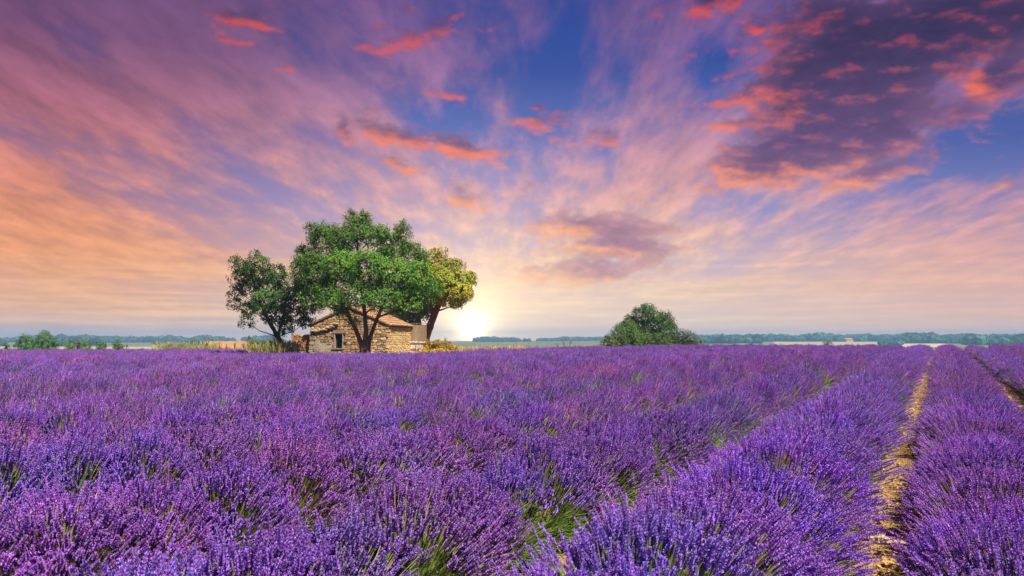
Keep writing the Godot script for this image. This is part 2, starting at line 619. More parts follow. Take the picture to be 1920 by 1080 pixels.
func woodland(called: String, label: String, spots: Array, mesh: Mesh, tint: Color) -> void:
	var rows := PackedFloat32Array()
	for p: Vector3 in spots:
		var h := p.y
		var g := Vector3(p.x, land(p.x, p.z) - h * 0.12, p.z)
		var c := tint * rnd(0.55, 1.6)
		c.g *= rnd(0.9, 1.1)
		row(rows, Basis(Vector3.UP, rnd(0, TAU)).scaled(Vector3(h * rnd(0.9, 1.4), h, h * rnd(0.9, 1.4))), g, c)
	var o := scatter(called, mesh, mats.far_leaf, rows, self)
	tag(o, label, "wood", "", "stuff")

func make_far_land() -> void:
	sheet("stubble_field", [pic(1440, 640), pic(1668, 640), pic(1672, 1120), pic(1452, 1120)], 0.12, Color(0.54, 0.49, 0.29), "pale stubble field below the far wood, right of the round shrub")
	sheet("mown_field", [pic(1690, 560), pic(1800, 560), pic(1768, 900), pic(1688, 900)], 0.12, Color(0.70, 0.62, 0.44), "pale mown field behind the end of the soil path")
	sheet("distant_lavender_field", [pic(925, 300), pic(1150, 300), pic(1150, 620), pic(955, 620)], 0.12, Color(0.26, 0.20, 0.52), "distant violet lavender field behind the crest, left of the dark shrubs")
	sheet("straw_field", [pic(-60, 420), pic(330, 420), pic(300, 620), pic(-60, 620)], 0.12, Color(0.52, 0.47, 0.36), "pale straw field on the plain behind the two round trees")
	var crown := far_crown(77)
	var n := FastNoiseLite.new()
	n.seed = 9
	n.frequency = 0.004
	var spots := []
	# the wood that covers the rise on the right
	for i in 5200:
		var px := rnd(1285, 2300)
		var d := rnd(760, 1700)
		if px < 1460 and d < 900:
			continue
		if px > 1425 and px < 1685 and d < 1150:
			continue
		if px > 1672 and px < 1812 and d < 905:
			continue
		var p := on_ground(px, d)
		if n.get_noise_2d(p.x, p.z) < -0.34 and d < 1300.0:
			continue
		spots.append(Vector3(p.x, rnd(5.0, 10.0) + 9.0 * maxf(0.0, n.get_noise_2d(p.x * 2.5, p.z * 2.5)), p.z))
	for i in 60:
		var p := on_ground(rnd(1650, 1690), rnd(640, 900))
		spots.append(Vector3(p.x, rnd(2.5, 5.0), p.z))
	woodland("haze_tinted_wood", "wood covering the far rise on the right, haze blue mixed into its leaf colour, behind the pale fields", spots, crown, Color(0.06, 0.15, 0.115))  # teal of the distance haze is put into the leaf tint, besides the fog
	spots = []
	for i in 1500:
		var px := rnd(-420, 520)
		var d := rnd(1250, 1500) if i % 3 else rnd(700, 900)
		var k := n.get_noise_2d(px * 2.2, d * 0.2)
		if k < (-0.15 if i % 3 else 0.0):
			continue
		var p := on_ground(px, d)
		spots.append(Vector3(p.x, rnd(6.0, 11.0) * (1.1 + 0.9 * k) * (1.0 if i % 3 else 0.6), p.z))
	woodland("far_tree_line", "blue line of far trees on the horizon left of the hut", spots, crown, Color(0.07, 0.13, 0.085))
	spots = []
	for i in 900:
		var px := rnd(890, 1300)
		var d := rnd(1450, 1850)
		var k := n.get_noise_2d(px * 2.0 + 300.0, d * 0.3)
		if k < -0.1:
			continue
		var p := on_ground(px, d)
		spots.append(Vector3(p.x, rnd(4.0, 8.0) * (1.0 + k), p.z))
	woodland("hazy_tree_line", "hazy blue tree line on the horizon between the sun and the dark shrubs", spots, crown, Color(0.08, 0.14, 0.09))
	far_house(1590, 1125, 12.0, 3.6, Color(0.50, 0.36, 0.31), Color(0.42, 0.22, 0.16), "pinkish far house at the wood's edge above the pale stubble field")

func far_house(px: float, d: float, w: float, h: float, wall: Color, roof: Color, label: String) -> void:
	var o := base("far_house", on_ground(px, d) + Vector3(0, 0.1, 0), 0.3)
	var s := Shape.new()
	s.box(Vector3(-w / 2, -1.0, -4), Vector3(w / 2, h, 4), wall)
	put("wall", s.mesh(), mats.dark, o)
	s = Shape.new()
	var a := w / 2 + 0.4
	var t := h + 2.0
	s.quad(Vector3(-a, h - 0.1, 4.5), Vector3(-a, t, 0), Vector3(a, t, 0), Vector3(a, h - 0.1, 4.5), roof)
	s.quad(Vector3(-a, h - 0.1, -4.5), Vector3(a, h - 0.1, -4.5), Vector3(a, t, 0), Vector3(-a, t, 0), roof)
	s.flat(Vector3(-a + 0.4, h - 0.1, 4), Vector3(-a + 0.4, h - 0.1, -4), Vector3(-a + 0.4, t - 0.2, 0), wall)
	s.flat(Vector3(a - 0.4, h - 0.1, 4), Vector3(a - 0.4, t - 0.2, 0), Vector3(a - 0.4, h - 0.1, -4), wall)
	put("roof", s.mesh(), mats.dark, o)
	for i in 4:
		s = Shape.new()
		var x := (i - 1.5) * w / 4.4
		s.box(Vector3(x - 0.5, h * 0.35, 4.0), Vector3(x + 0.5, h * 0.35 + 1.4, 4.06), Color(0.10, 0.08, 0.08))
		put("window", s.mesh(), mats.dark, o)
	tag(o, label, "house")

# ------------------------------------------------------------------ hut

func stone_mesh(seed_: int) -> Mesh:
	# a worn block of unit size: a 3 x 3 x 3 cage pulled towards an ellipsoid and knocked about
	var r := RandomNumberGenerator.new()
	r.seed = seed_
	var p := {}
	for x in 3:
		for y in 3:
			for z in 3:
				var q := Vector3(x - 1, y - 1, z - 1)
				if q == Vector3.ZERO:
					continue
				var len_ := q.length()
				var k := 1.0 if len_ < 1.1 else 0.93 if len_ < 1.5 else 0.86
				p[Vector3i(x, y, z)] = q * 0.5 * k + Vector3(r.randf_range(-1, 1), r.randf_range(-1, 1), r.randf_range(-1, 1)) * 0.065
	var s := Shape.new()
	for axis in 3:
		for side: int in [0, 2]:
			for i in 2:
				for j in 2:
					var c := []
					for o: Vector2i in [Vector2i(0, 0), Vector2i(1, 0), Vector2i(1, 1), Vector2i(0, 1)]:
						var k := Vector3i()
						k[axis] = side
						k[(axis + 1) % 3] = i + o.x
						k[(axis + 2) % 3] = j + o.y
						c.append(p[k])
					if side == 2:
						c.reverse()
					s.quad(c[0], c[1], c[2], c[3])
	return s.mesh()

var stones := []
var stone_mats := {}

func stone_mat(c: Color) -> Material:
	var key := "%.3f %.3f %.3f" % [c.r, c.g, c.b]
	if not stone_mats.has(key):
		var m: StandardMaterial3D = mats.stone.duplicate()
		m.albedo_color = c.linear_to_srgb()
		m.vertex_color_use_as_albedo = false
		stone_mats[key] = m
	return stone_mats[key]

const OCHRE := [Color(0.561, 0.400, 0.229), Color(0.491, 0.330, 0.179), Color(0.636, 0.504, 0.334), Color(0.445, 0.274, 0.151), Color(0.688, 0.574, 0.413), Color(0.374, 0.260, 0.165)]
const GREYISH := [Color(0.43, 0.37, 0.29), Color(0.37, 0.31, 0.24), Color(0.51, 0.44, 0.34), Color(0.47, 0.36, 0.23), Color(0.32, 0.27, 0.21), Color(0.55, 0.46, 0.34)]
const RUSTY := [Color(0.537, 0.268, 0.085), Color(0.464, 0.220, 0.073), Color(0.610, 0.354, 0.134), Color(0.390, 0.232, 0.110)]
const PALE := [Color(0.781, 0.634, 0.366), Color(0.850, 0.708, 0.439), Color(0.708, 0.512, 0.244), Color(0.805, 0.610, 0.293), Color(0.610, 0.439, 0.220)]

# rubble courses on the plane z = 0 of the parent; inside(x, y) says where there is wall, palette(x, y) its colours
func lay_stones(parent: Node, x0: float, x1: float, y1: float, big: float, inside: Callable, palette: Callable, joined := false) -> void:
	var y := 0.0
	var s := Shape.new()
	while y < y1:
		var h := rnd(0.13, 0.24) * big
		var x := x0 + rnd(-0.1, 0.0)
		while x < x1:
			var w := rnd(0.17, 0.46) * big
			var mid := Vector2(x + w / 2, y + h / 2)
			if inside.call(mid.x, mid.y):
				var set_: Array = palette.call(mid.x, mid.y)
				var c: Color = set_[rng.randi() % set_.size()]
				var b := Basis(Vector3(0, 0, 1), rnd(-0.06, 0.06)).scaled(Vector3(w * 0.95, h * rnd(0.86, 1.0), 0.17))
				var t := Transform3D(b, Vector3(mid.x, mid.y + rnd(-0.02, 0.02), rnd(-0.058, -0.028)))
				var m: Mesh = stones[rng.randi() % stones.size()]
				if joined:
					var a := m.surface_get_arrays(0)
					for p: Vector3 in a[Mesh.ARRAY_VERTEX]:
						s.v.append(t * p)
						s.c.append(c)
				else:
					put("stone", m, stone_mat(c), parent, t)
			x += w
		y += h
	if joined:
		var o := put("rubble_stones", s.mesh(), mats.stone, parent)
		o.set_meta("kind", "stuff")

func make_hut() -> void:
	for i in 6:
		stones.append(stone_mesh(100 + i))
	var wide := 5.07
	var deep := 4.7
	var eave := 2.30
	var rise := 1.12
	var turn := deg_to_rad(-9.0)
	var mid := Vector3(-10.12, 0.36, -46.4)
	var hut := base("stone_hut", mid, turn)
	tag(hut, "small ruined stone hut with tiled roof behind the tall forked tree", "hut")
	var hw := wide / 2
	var th := 0.45
	# the opening of the window in the gable
	var wx0 := -0.98
	var wx1 := -0.36
	var wy0 := 0.92
	var wy1 := 1.84
	# gable towards the field, built round the opening
	var s := Shape.new()
	var mortar := Color(0.50, 0.36, 0.19)
	s.box(Vector3(-hw, -0.6, -th), Vector3(wx0, eave, -0.06), mortar)
	s.box(Vector3(wx1, -0.6, -th), Vector3(hw, eave, -0.06), mortar)
	s.box(Vector3(wx0, -0.6, -th), Vector3(wx1, wy0, -0.06), mortar)
	s.box(Vector3(wx0, wy1, -th), Vector3(wx1, eave, -0.06), mortar)
	for z: float in [-0.06, -th]:
		s.flat(Vector3(-hw, eave, z), Vector3(0, eave + rise, z), Vector3(hw, eave, z), mortar)
	s.quad(Vector3(-hw, eave, -0.06), Vector3(-hw, eave, -th), Vector3(0, eave + rise, -th), Vector3(0, eave + rise, -0.06), mortar)
	s.quad(Vector3(hw, eave, -0.06), Vector3(0, eave + rise, -0.06), Vector3(0, eave + rise, -th), Vector3(hw, eave, -th), mortar)
	var gable := put("gable_wall", s.mesh(), mats.mortar, hut)
	var in_gable := func(x: float, y: float) -> bool:
		if absf(x) > hw - 0.02 or y > eave + rise * (1.0 - absf(x) / hw) - 0.04:
			return false
		return not (x > wx0 - 0.08 and x < wx1 + 0.08 and y > wy0 - 0.1 and y < wy1 + 0.14)
	var tone := func(x: float, y: float) -> Array:
		if x < -0.2 and y < 1.7 - 0.25 * sin(x * 3.0):
			return GREYISH
		if x > 1.5:
			return PALE if rng.randf() < 0.6 else OCHRE
		return RUSTY if rng.randf() < 0.1 else GREYISH if rng.randf() < 0.2 else OCHRE
	lay_stones(gable, -hw, hw, eave + rise, 0.86, in_gable, tone)
	# remains of a grey lime coat low on the left
	s = Shape.new()
	var ring := []
	for i in 22:
		var t := TAU * i / 22
		var r := 1.0 + 0.22 * sin(t * 3.0 + 1.0) + 0.13 * sin(t * 7.0)
		ring.append(Vector3(-1.78 + cos(t) * 0.55 * r, 0.72 + sin(t) * 0.62 * r, 0.045))
	var hub := Vector3(-1.78, 0.72, 0.10)
	for i in 22:
		var a: Vector3 = ring[i]
		var b: Vector3 = ring[(i + 1) % 22]
		s.flat(hub, b, a, Color(0.47, 0.43, 0.38))
		s.quad(a, b, b - Vector3(0, 0, 0.12), a - Vector3(0, 0, 0.12), Color(0.40, 0.36, 0.31))
	put("lime_coat", s.mesh(), mats.render_coat, gable)
	# sloping line of broken pale tiles left of the window
	for i in 7:
		s = Shape.new()
		s.box(Vector3(-0.17, -0.035, -0.1), Vector3(0.17, 0.035, 0.14), Color.WHITE)
		var o := put("drip_tile", s.mesh(), stone_mat(GREYISH[(i * 2) % 6].lerp(Color(0.6, 0.5, 0.42), 0.5)), gable, Transform3D(Basis(Vector3(0, 0, 1), rnd(-0.2, 0.25)) * Basis(Vector3(1, 0, 0), 0.35), Vector3(-2.25 + i * 0.24, 2.02 + 0.012 * i * i - 0.03 * (i % 2), 0.05)))
	# window
	var win := Node3D.new()
	win.name = "window"
	hut.add_child(win, true)
	var grey_wood := Color(0.42, 0.36, 0.32)
	var pieces := [["lintel", Vector3(wx0 - 0.12, wy1, -0.2), Vector3(wx1 + 0.12, wy1 + 0.13, 0.05)], ["jamb", Vector3(wx0 - 0.001, wy0, -0.2), Vector3(wx0 + 0.085, wy1 - 0.003, 0.03)], ["jamb", Vector3(wx1 - 0.06, wy0, -0.2), Vector3(wx1 + 0.001, wy1 - 0.003, 0.025)], ["sill", Vector3(wx0 - 0.1, wy0 - 0.08, -0.2), Vector3(wx1 + 0.1, wy0 - 0.003, 0.09)], ["frame_rail", Vector3(wx0 + 0.088, wy1 - 0.09, -0.16), Vector3(wx1 - 0.063, wy1 - 0.006, 0.0)]]
	for q in pieces:
		s = Shape.new()
		s.box(q[1], q[2], grey_wood * rnd(0.85, 1.2))
		put(q[0], s.mesh(), mats.old_wood, win)
	for i in 3:
		s = Shape.new()
		var x := lerpf(wx0 + 0.085, wx1 - 0.06, (i + 1) / 4.0)
		s.tube([Vector3(x, wy0, -0.13), Vector3(x, wy1 - 0.09, -0.13)], [0.008, 0.008], 6, Color(0.06, 0.05, 0.05))
		put("iron_bar", s.mesh(), mats.dark, win)
	# long wall on the right, back wall, left wall
	s = Shape.new()
	s.box(Vector3(hw - th, -0.6, -deep + th), Vector3(hw - 0.06, eave, -th), mortar * 1.1)
	var right_wall := put("side_wall", s.mesh(), mats.mortar, hut)
	var holder := Node3D.new()
	holder.name = "side_wall_face"
	holder.transform = Transform3D(Basis(Vector3.UP, PI / 2), Vector3(hw, 0, 0))
	hut.add_child(holder)
	lay_stones(holder, 0.0, deep, eave, 0.68, func(x: float, y: float) -> bool: return x < deep and y < eave - 0.05, func(_x: float, _y: float) -> Array: return PALE, true)
	s = Shape.new()
	s.box(Vector3(-hw + 0.06, -0.6, -deep + th), Vector3(-hw + th, eave, -th), mortar)
	put("side_wall", s.mesh(), mats.mortar, hut)
	s = Shape.new()
	s.box(Vector3(-hw, -0.6, -deep), Vector3(hw, eave, -deep + th), mortar)
	s.flat(Vector3(-hw, eave, -deep), Vector3(hw, eave, -deep), Vector3(0, eave + rise, -deep), mortar)
	s.flat(Vector3(-hw, eave, -deep + th), Vector3(0, eave + rise, -deep + th), Vector3(hw, eave, -deep + th), mortar)
	put("back_wall", s.mesh(), mats.mortar, hut)
	# roof: a board deck under rows of half-round clay tiles
	var roof := Node3D.new()
	roof.name = "roof"
	hut.add_child(roof)
	var slope := Vector2(hw + 0.16, -rise * (hw + 0.16) / hw)
	var run := slope.length()
	for side: int in [-1, 1]:
		s = Shape.new()
		var down := Vector3(side * slope.x, slope.y, 0).normalized()
		var up := Vector3(-down.y * side, absf(down.x), 0)
		var top := Vector3(0, eave + rise + 0.03, 0)
		var e := top + down * run
		var z0 := 0.10
		var z1 := -deep - 0.1
		for k: float in [0.0, 0.05]:
			s.quad(top + up * k + Vector3(0, 0, z0), e + up * k + Vector3(0, 0, z0), e + up * k + Vector3(0, 0, z1), top + up * k + Vector3(0, 0, z1), Color(0.22, 0.15, 0.10))
		s.quad(e + Vector3(0, 0, z0), e + up * 0.05 + Vector3(0, 0, z0), e + up * 0.05 + Vector3(0, 0, z1), e + Vector3(0, 0, z1), Color(0.22, 0.15, 0.10))
		s.quad(top + Vector3(0, 0, z0), top + up * 0.05 + Vector3(0, 0, z0), e + up * 0.05 + Vector3(0, 0, z0), e + Vector3(0, 0, z0), Color(0.25, 0.18, 0.12))
		put("roof_deck", s.mesh(), mats.old_wood, roof)
		s = Shape.new()
		var cols := 25
		var rows_ := 7
		for c in cols:
			var z := z0 - 0.08 - (z0 - z1 - 0.16) * c / (cols - 1.0)
			for k in rows_:
				var a := top + down * (run * k / rows_ - 0.02) + up * (0.05 + rnd(0.0, 0.02)) + Vector3(0, 0, z + rnd(-0.015, 0.015))
				var b := top + down * (run * (k + 1) / rows_ + 0.05) + up * (0.085 + rnd(0.0, 0.02)) + Vector3(0, 0, z + rnd(-0.015, 0.015))
				var tint := Color(0.46, 0.22, 0.11).lerp(Color(0.55, 0.38, 0.24), rng.randf()).lerp(Color(0.30, 0.22, 0.16), rnd(0, 0.5))
				var w := 0.088
				for q in 4:
					var t0 := PI * q / 4.0
					var t1 := PI * (q + 1) / 4.0
					var f0 := Vector3(0, 0, cos(t0) * w) + up * sin(t0) * 0.07
					var f1 := Vector3(0, 0, cos(t1) * w) + up * sin(t1) * 0.07
					s.quad(a + f0 * 0.9, a + f1 * 0.9, b + f1, b + f0, tint)
		var tl := put("clay_tiles", s.mesh(), mats.clay_tile, roof)
		tl.set_meta("kind", "stuff")
	s = Shape.new()
	for i in 13:
		var z := 0.12 - i * (deep + 0.2) / 13.0
		var tint := Color(0.48, 0.26, 0.14).lerp(Color(0.5, 0.38, 0.27), rng.randf())
		var q := Vector3(0, eave + rise + 0.12, z)
		for k in 4:
			var t0 := PI * k / 4.0
			var t1 := PI * (k + 1) / 4.0
			s.quad(q + Vector3(cos(t0) * 0.13, sin(t0) * 0.09, 0), q + Vector3(cos(t1) * 0.13, sin(t1) * 0.09, 0), q + Vector3(cos(t1) * 0.12, sin(t1) * 0.08 - 0.015, -0.42), q + Vector3(cos(t0) * 0.12, sin(t0) * 0.08 - 0.015, -0.42), tint)
	put("ridge_tiles", s.mesh(), mats.clay_tile, roof).set_meta("kind", "stuff")

	# broken wall that runs on from the hut's left corner
	var corner := mid + Basis(Vector3.UP, turn) * Vector3(-hw - 0.02, 0, -0.35)
	var ruin := base("ruined_wall", corner, turn - 0.06)
	tag(ruin, "broken low stone wall joined to the hut's left corner", "wall")
	s = Shape.new()
	s.box(Vector3(-1.34, -0.6, -0.4), Vector3(-0.01, 1.66, -0.06), mortar)
	s.box(Vector3(-1.20, 1.66, -0.36), Vector3(-0.3, 1.74, -0.09), mortar)
	var core := put("wall_core", s.mesh(), mats.mortar, ruin)
	lay_stones(core, -1.36, 0.0, 1.9, 0.8, func(x: float, y: float) -> bool: return x > -1.36 and x < 0.0 and y < 1.77 + 0.03 * sin(x * 9.0), func(_x: float, y: float) -> Array: return GREYISH if y < 0.75 else RUSTY if rng.randf() < 0.65 else OCHRE)

	# board screen on a white block, right of the hut
	var bx := at(769.5, 640, 50.6)
	var b := base("board_screen", Vector3(bx.x, land(bx.x, bx.z), bx.z), deg_to_rad(-3))
	tag(b, "weathered screen of upright boards on a white block beside the hut", "screen")
	var g := b.position.y
	var y0 := at(770, 640, 50.6).y - g
	var y1 := at(770, 609, 50.6).y - g
	for i in 7:
		s = Shape.new()
		var w := 0.145
		var x := 0.02 + i * 0.15
		s.box(Vector3(x, y0 + 0.03, -0.02 + rnd(-0.008, 0.008)), Vector3(x + w, y1 + rnd(-0.03, 0.02), 0.02), Color(0.42, 0.33, 0.23) * rnd(0.8, 1.2))
		put("board", s.mesh(), mats.old_wood, b)
	for yy: float in [y0 + 0.25, y1 - 0.2]:
		s = Shape.new()
		s.box(Vector3(0.0, yy, -0.075), Vector3(1.08, yy + 0.09, -0.034), Color(0.35, 0.28, 0.2))
		put("rail", s.mesh(), mats.old_wood, b)
	s = Shape.new()
	s.box(Vector3(-0.02, -0.5, -0.55), Vector3(0.86, y0 - 0.09, 0.02), Color(0.74, 0.72, 0.70))
	put("white_block", s.mesh(), mats.painted, b)
	s = Shape.new()
	s.box(Vector3(-0.04, y0 - 0.088, -0.6), Vector3(1.08, y0 - 0.005, 0.10), Color(0.80, 0.78, 0.74))
	put("ledge", s.mesh(), mats.painted, b)
	s = Shape.new()
	s.box(Vector3(-0.02, y0 - 0.56, 0.022), Vector3(0.62, y0 - 0.50, 0.06), Color(0.38, 0.30, 0.27))
	put("lower_ledge", s.mesh(), mats.painted, b)
	s = Shape.new()
	s.tube([Vector3(-0.35, y1 + 0.08, -0.1), Vector3(0.6, y1 + 0.1, -0.1), Vector3(1.35, y1 + 0.13, -0.1)], [0.016, 0.016, 0.014], 6, Color(0.25, 0.18, 0.14))
	put("top_rail", s.mesh(), mats.dark, b)
	s = Shape.new()
	s.tube([Vector3(1.07, y0, -0.03), Vector3(1.07, y1 + 0.12, -0.06)], [0.02, 0.018], 6, Color(0.25, 0.18, 0.14))
	put("post", s.mesh(), mats.dark, b)
	# thin stake in front of the white block
	var sp := on_ground(779, 45.6)
	s = Shape.new()
	s.tube([Vector3(0, -0.2, 0), Vector3(0.0, 0.5, 0), Vector3(-0.01, at(779, 649, 45.6).y - sp.y, 0)], [0.028, 0.026, 0.022], 7, Color(0.20, 0.14, 0.12))
	var stake := put("wooden_stake", s.mesh(), mats.bark, self, Transform3D(Basis.IDENTITY, sp))
	tag(stake, "thin dark stake standing before the white block", "stake")

# ------------------------------------------------------------------ trees

func leaf_spray(seed_: int, count: int, long: float, wide: float, reach: float) -> Mesh:
	var r := RandomNumberGenerator.new()
	r.seed = seed_
	var s := Shape.new()
	for i in count:
		var t := (i + 0.5) / count
		var p := Vector3(r.randf_range(-1, 1) * 0.3, t, r.randf_range(-1, 1) * 0.3) * reach
		var a := i * 2.4 + r.randf_range(-0.5, 0.5)
		var d := Vector3(cos(a), r.randf_range(-0.25, 1.1), sin(a)).normalized()
		var side := d.cross(Vector3(r.randf_range(-0.6, 0.6), 1, r.randf_range(-0.6, 0.6))).normalized()
		var l := long * r.randf_range(0.7, 1.25)
		var w := wide * r.randf_range(0.75, 1.2)
		var droop := Vector3(0, -0.22 * l, 0)
		var c := Color.WHITE * r.randf_range(0.75, 1.25)
		var q := p + d * l
		s.flat(p, p + d * l * 0.45 + side * w, q + droop, c)
		s.flat(p, q + droop, p + d * l * 0.45 - side * w, c * 0.96)
	return s.mesh()

# stems: arrays of [Vector3, radius]; clumps: [centre, radius]; every leaf clump hangs on a limb of its own
func tree(called: String, label: String, category: String, group: String, foot: Vector3, stems: Array, clumps: Array, spray: Mesh, tint: Color, density: float, bark: Color, size := 1.0, rise := 0.35, shoots := 8, less_glow_tint := Color(0, 0, 0, 0)) -> Node3D:
	var o := base(called, foot)
	tag(o, label, category, group)
	var s := Shape.new()
	var nodes := []
	for stem in stems:
		var path := []
		var radii := []
		for q in stem:
			path.append(q[0] - foot)
			radii.append(q[1])
			nodes.append([q[0] - foot, q[1]])
		# finer path so that the trunk bends
		var p2 := []
		var r2 := []
		for i in path.size() - 1:
			for k in 4:
				var t := k / 4.0
				var pa: Vector3 = path[maxi(i - 1, 0)]
				var pd: Vector3 = path[mini(i + 2, path.size() - 1)]
				p2.append((path[i] as Vector3).cubic_interpolate(path[i + 1], pa, pd, t) + Vector3(rnd(-1, 1), 0, rnd(-1, 1)) * radii[i] * 0.12)
				r2.append(lerpf(radii[i], radii[i + 1], t))
		p2.append(path[-1])
		r2.append(radii[-1])
		s.tube(p2, r2, 10, bark, 0.12)
	var rows := PackedFloat32Array()
	var centre := Vector3.ZERO
	for c in clumps:
		centre += c[0] - foot
	centre /= clumps.size()
	for c in clumps:
		var m: Vector3 = c[0] - foot
		var r: float = c[1]
		var best = nodes[0]
		var bd := 1e9
		for q in nodes:
			var w: float = (q[0] as Vector3).distance_to(m) + (2.0 if q[0].y > m.y - 0.1 else 0.0)
			if w < bd:
				bd = w
				best = q
		var a: Vector3 = best[0]
		var bend := a.lerp(m, 0.5) + Vector3(rnd(-0.2, 0.2), -0.12 * bd * 0.3, rnd(-0.2, 0.2))
		var r0: float = minf(best[1] * 0.7, 0.02 + 0.05 * r)
		s.tube([a, a.lerp(bend, 0.5) + Vector3(rnd(-0.08, 0.08), 0.03, 0), bend, bend.lerp(m, 0.6), m], [r0, r0 * 0.8, r0 * 0.6, r0 * 0.45, r0 * 0.25], 6, bark)
		# twigs
		for i in int(5 + 4 * r):
			var d := Vector3(rnd(-1, 1), rnd(-0.5, 1), rnd(-1, 1)).normalized()
			s.tube([m - d * r * 0.1, m + d * r * 0.5 + Vector3(0, 0.05, 0), m + d * r * rnd(0.8, 1.08)], [r0 * 0.3, r0 * 0.2, 0.006], 4, bark)
		var count := int(density * r * r * 95.0)
		var lean := Color.WHITE * rnd(0.68, 1.28)
		var clump_mix := rng.randf()
		for i in count:
			var d := Vector3(rnd(-1, 1), rnd(-0.75, 1), rnd(-1, 1))
			if d.length() > 1.0 or d.length() < 0.1:
				d = d.normalized() * rnd(0.5, 1.0)
			var rad := pow(d.length(), 0.5)
			d = d.normalized()
			var lump := 0.82 + 0.3 * sin(d.x * 5.0 + m.x * 3.0) * sin(d.y * 6.0 + m.y) * sin(d.z * 5.0 + m.z * 2.0)
			var p := m + d * r * rad * lump * Vector3(1.0, 0.9, 1.0)
			var dir := (d + (p - centre).normalized() * 0.4 + Vector3(rnd(-0.4, 0.4), rise, rnd(-0.4, 0.4))).normalized()
			var own := tint.lerp(less_glow_tint, 0.4 * clump_mix + 0.6 * rng.randf()) if less_glow_tint.a > 0.0 else tint  # second leaf tint, holding less of the painted sun glow
			var col := Color(own.r * lean.r * rnd(0.75, 1.3), own.g * lean.g * rnd(0.82, 1.2), own.b * lean.b * rnd(0.7, 1.3))
			row(rows, frame(dir, rnd(0, TAU), Vector3.ONE * rnd(0.75, 1.25) * size), p, col)
	# upright young shoots that break the outline
	for i in shoots:
		var c = clumps[rng.randi() % clumps.size()]
		if c[0].y - foot.y < centre.y - 0.3:
			continue
		var d := Vector3(rnd(-0.7, 0.7), 1.0, rnd(-0.7, 0.7)).normalized()
		var p: Vector3 = c[0] - foot + d * c[1] * 0.7
		var up := (d * 0.4 + Vector3(rnd(-0.2, 0.2), 1, rnd(-0.2, 0.2))).normalized()
		var long: float = c[1] * rnd(0.5, 1.0)
		s.tube([p, p + up * long], [0.012, 0.004], 4, bark)
		for k in 9:
			row(rows, frame((up + Vector3(rnd(-0.5, 0.5), 0, rnd(-0.5, 0.5))).normalized(), rnd(0, TAU), Vector3.ONE * rnd(0.6, 0.95) * size), p + up * long * (k / 9.0), tint * rnd(0.9, 1.3))
	put("trunk", s.mesh(), mats.bark, o)
	scatter("crown", spray, mats.leaf, rows, o)
	return o

func clumps_at(list: Array, d: float, grow := 1.0) -> Array:
	var out := []
	for c in list:
		var dd: float = d + (c[3] if c.size() > 3 else rnd(-1.0, 1.0))
		var m := at(c[0], c[1], dd)
		out.append([m, c[2] / 1400.0 * d * grow])
	return out

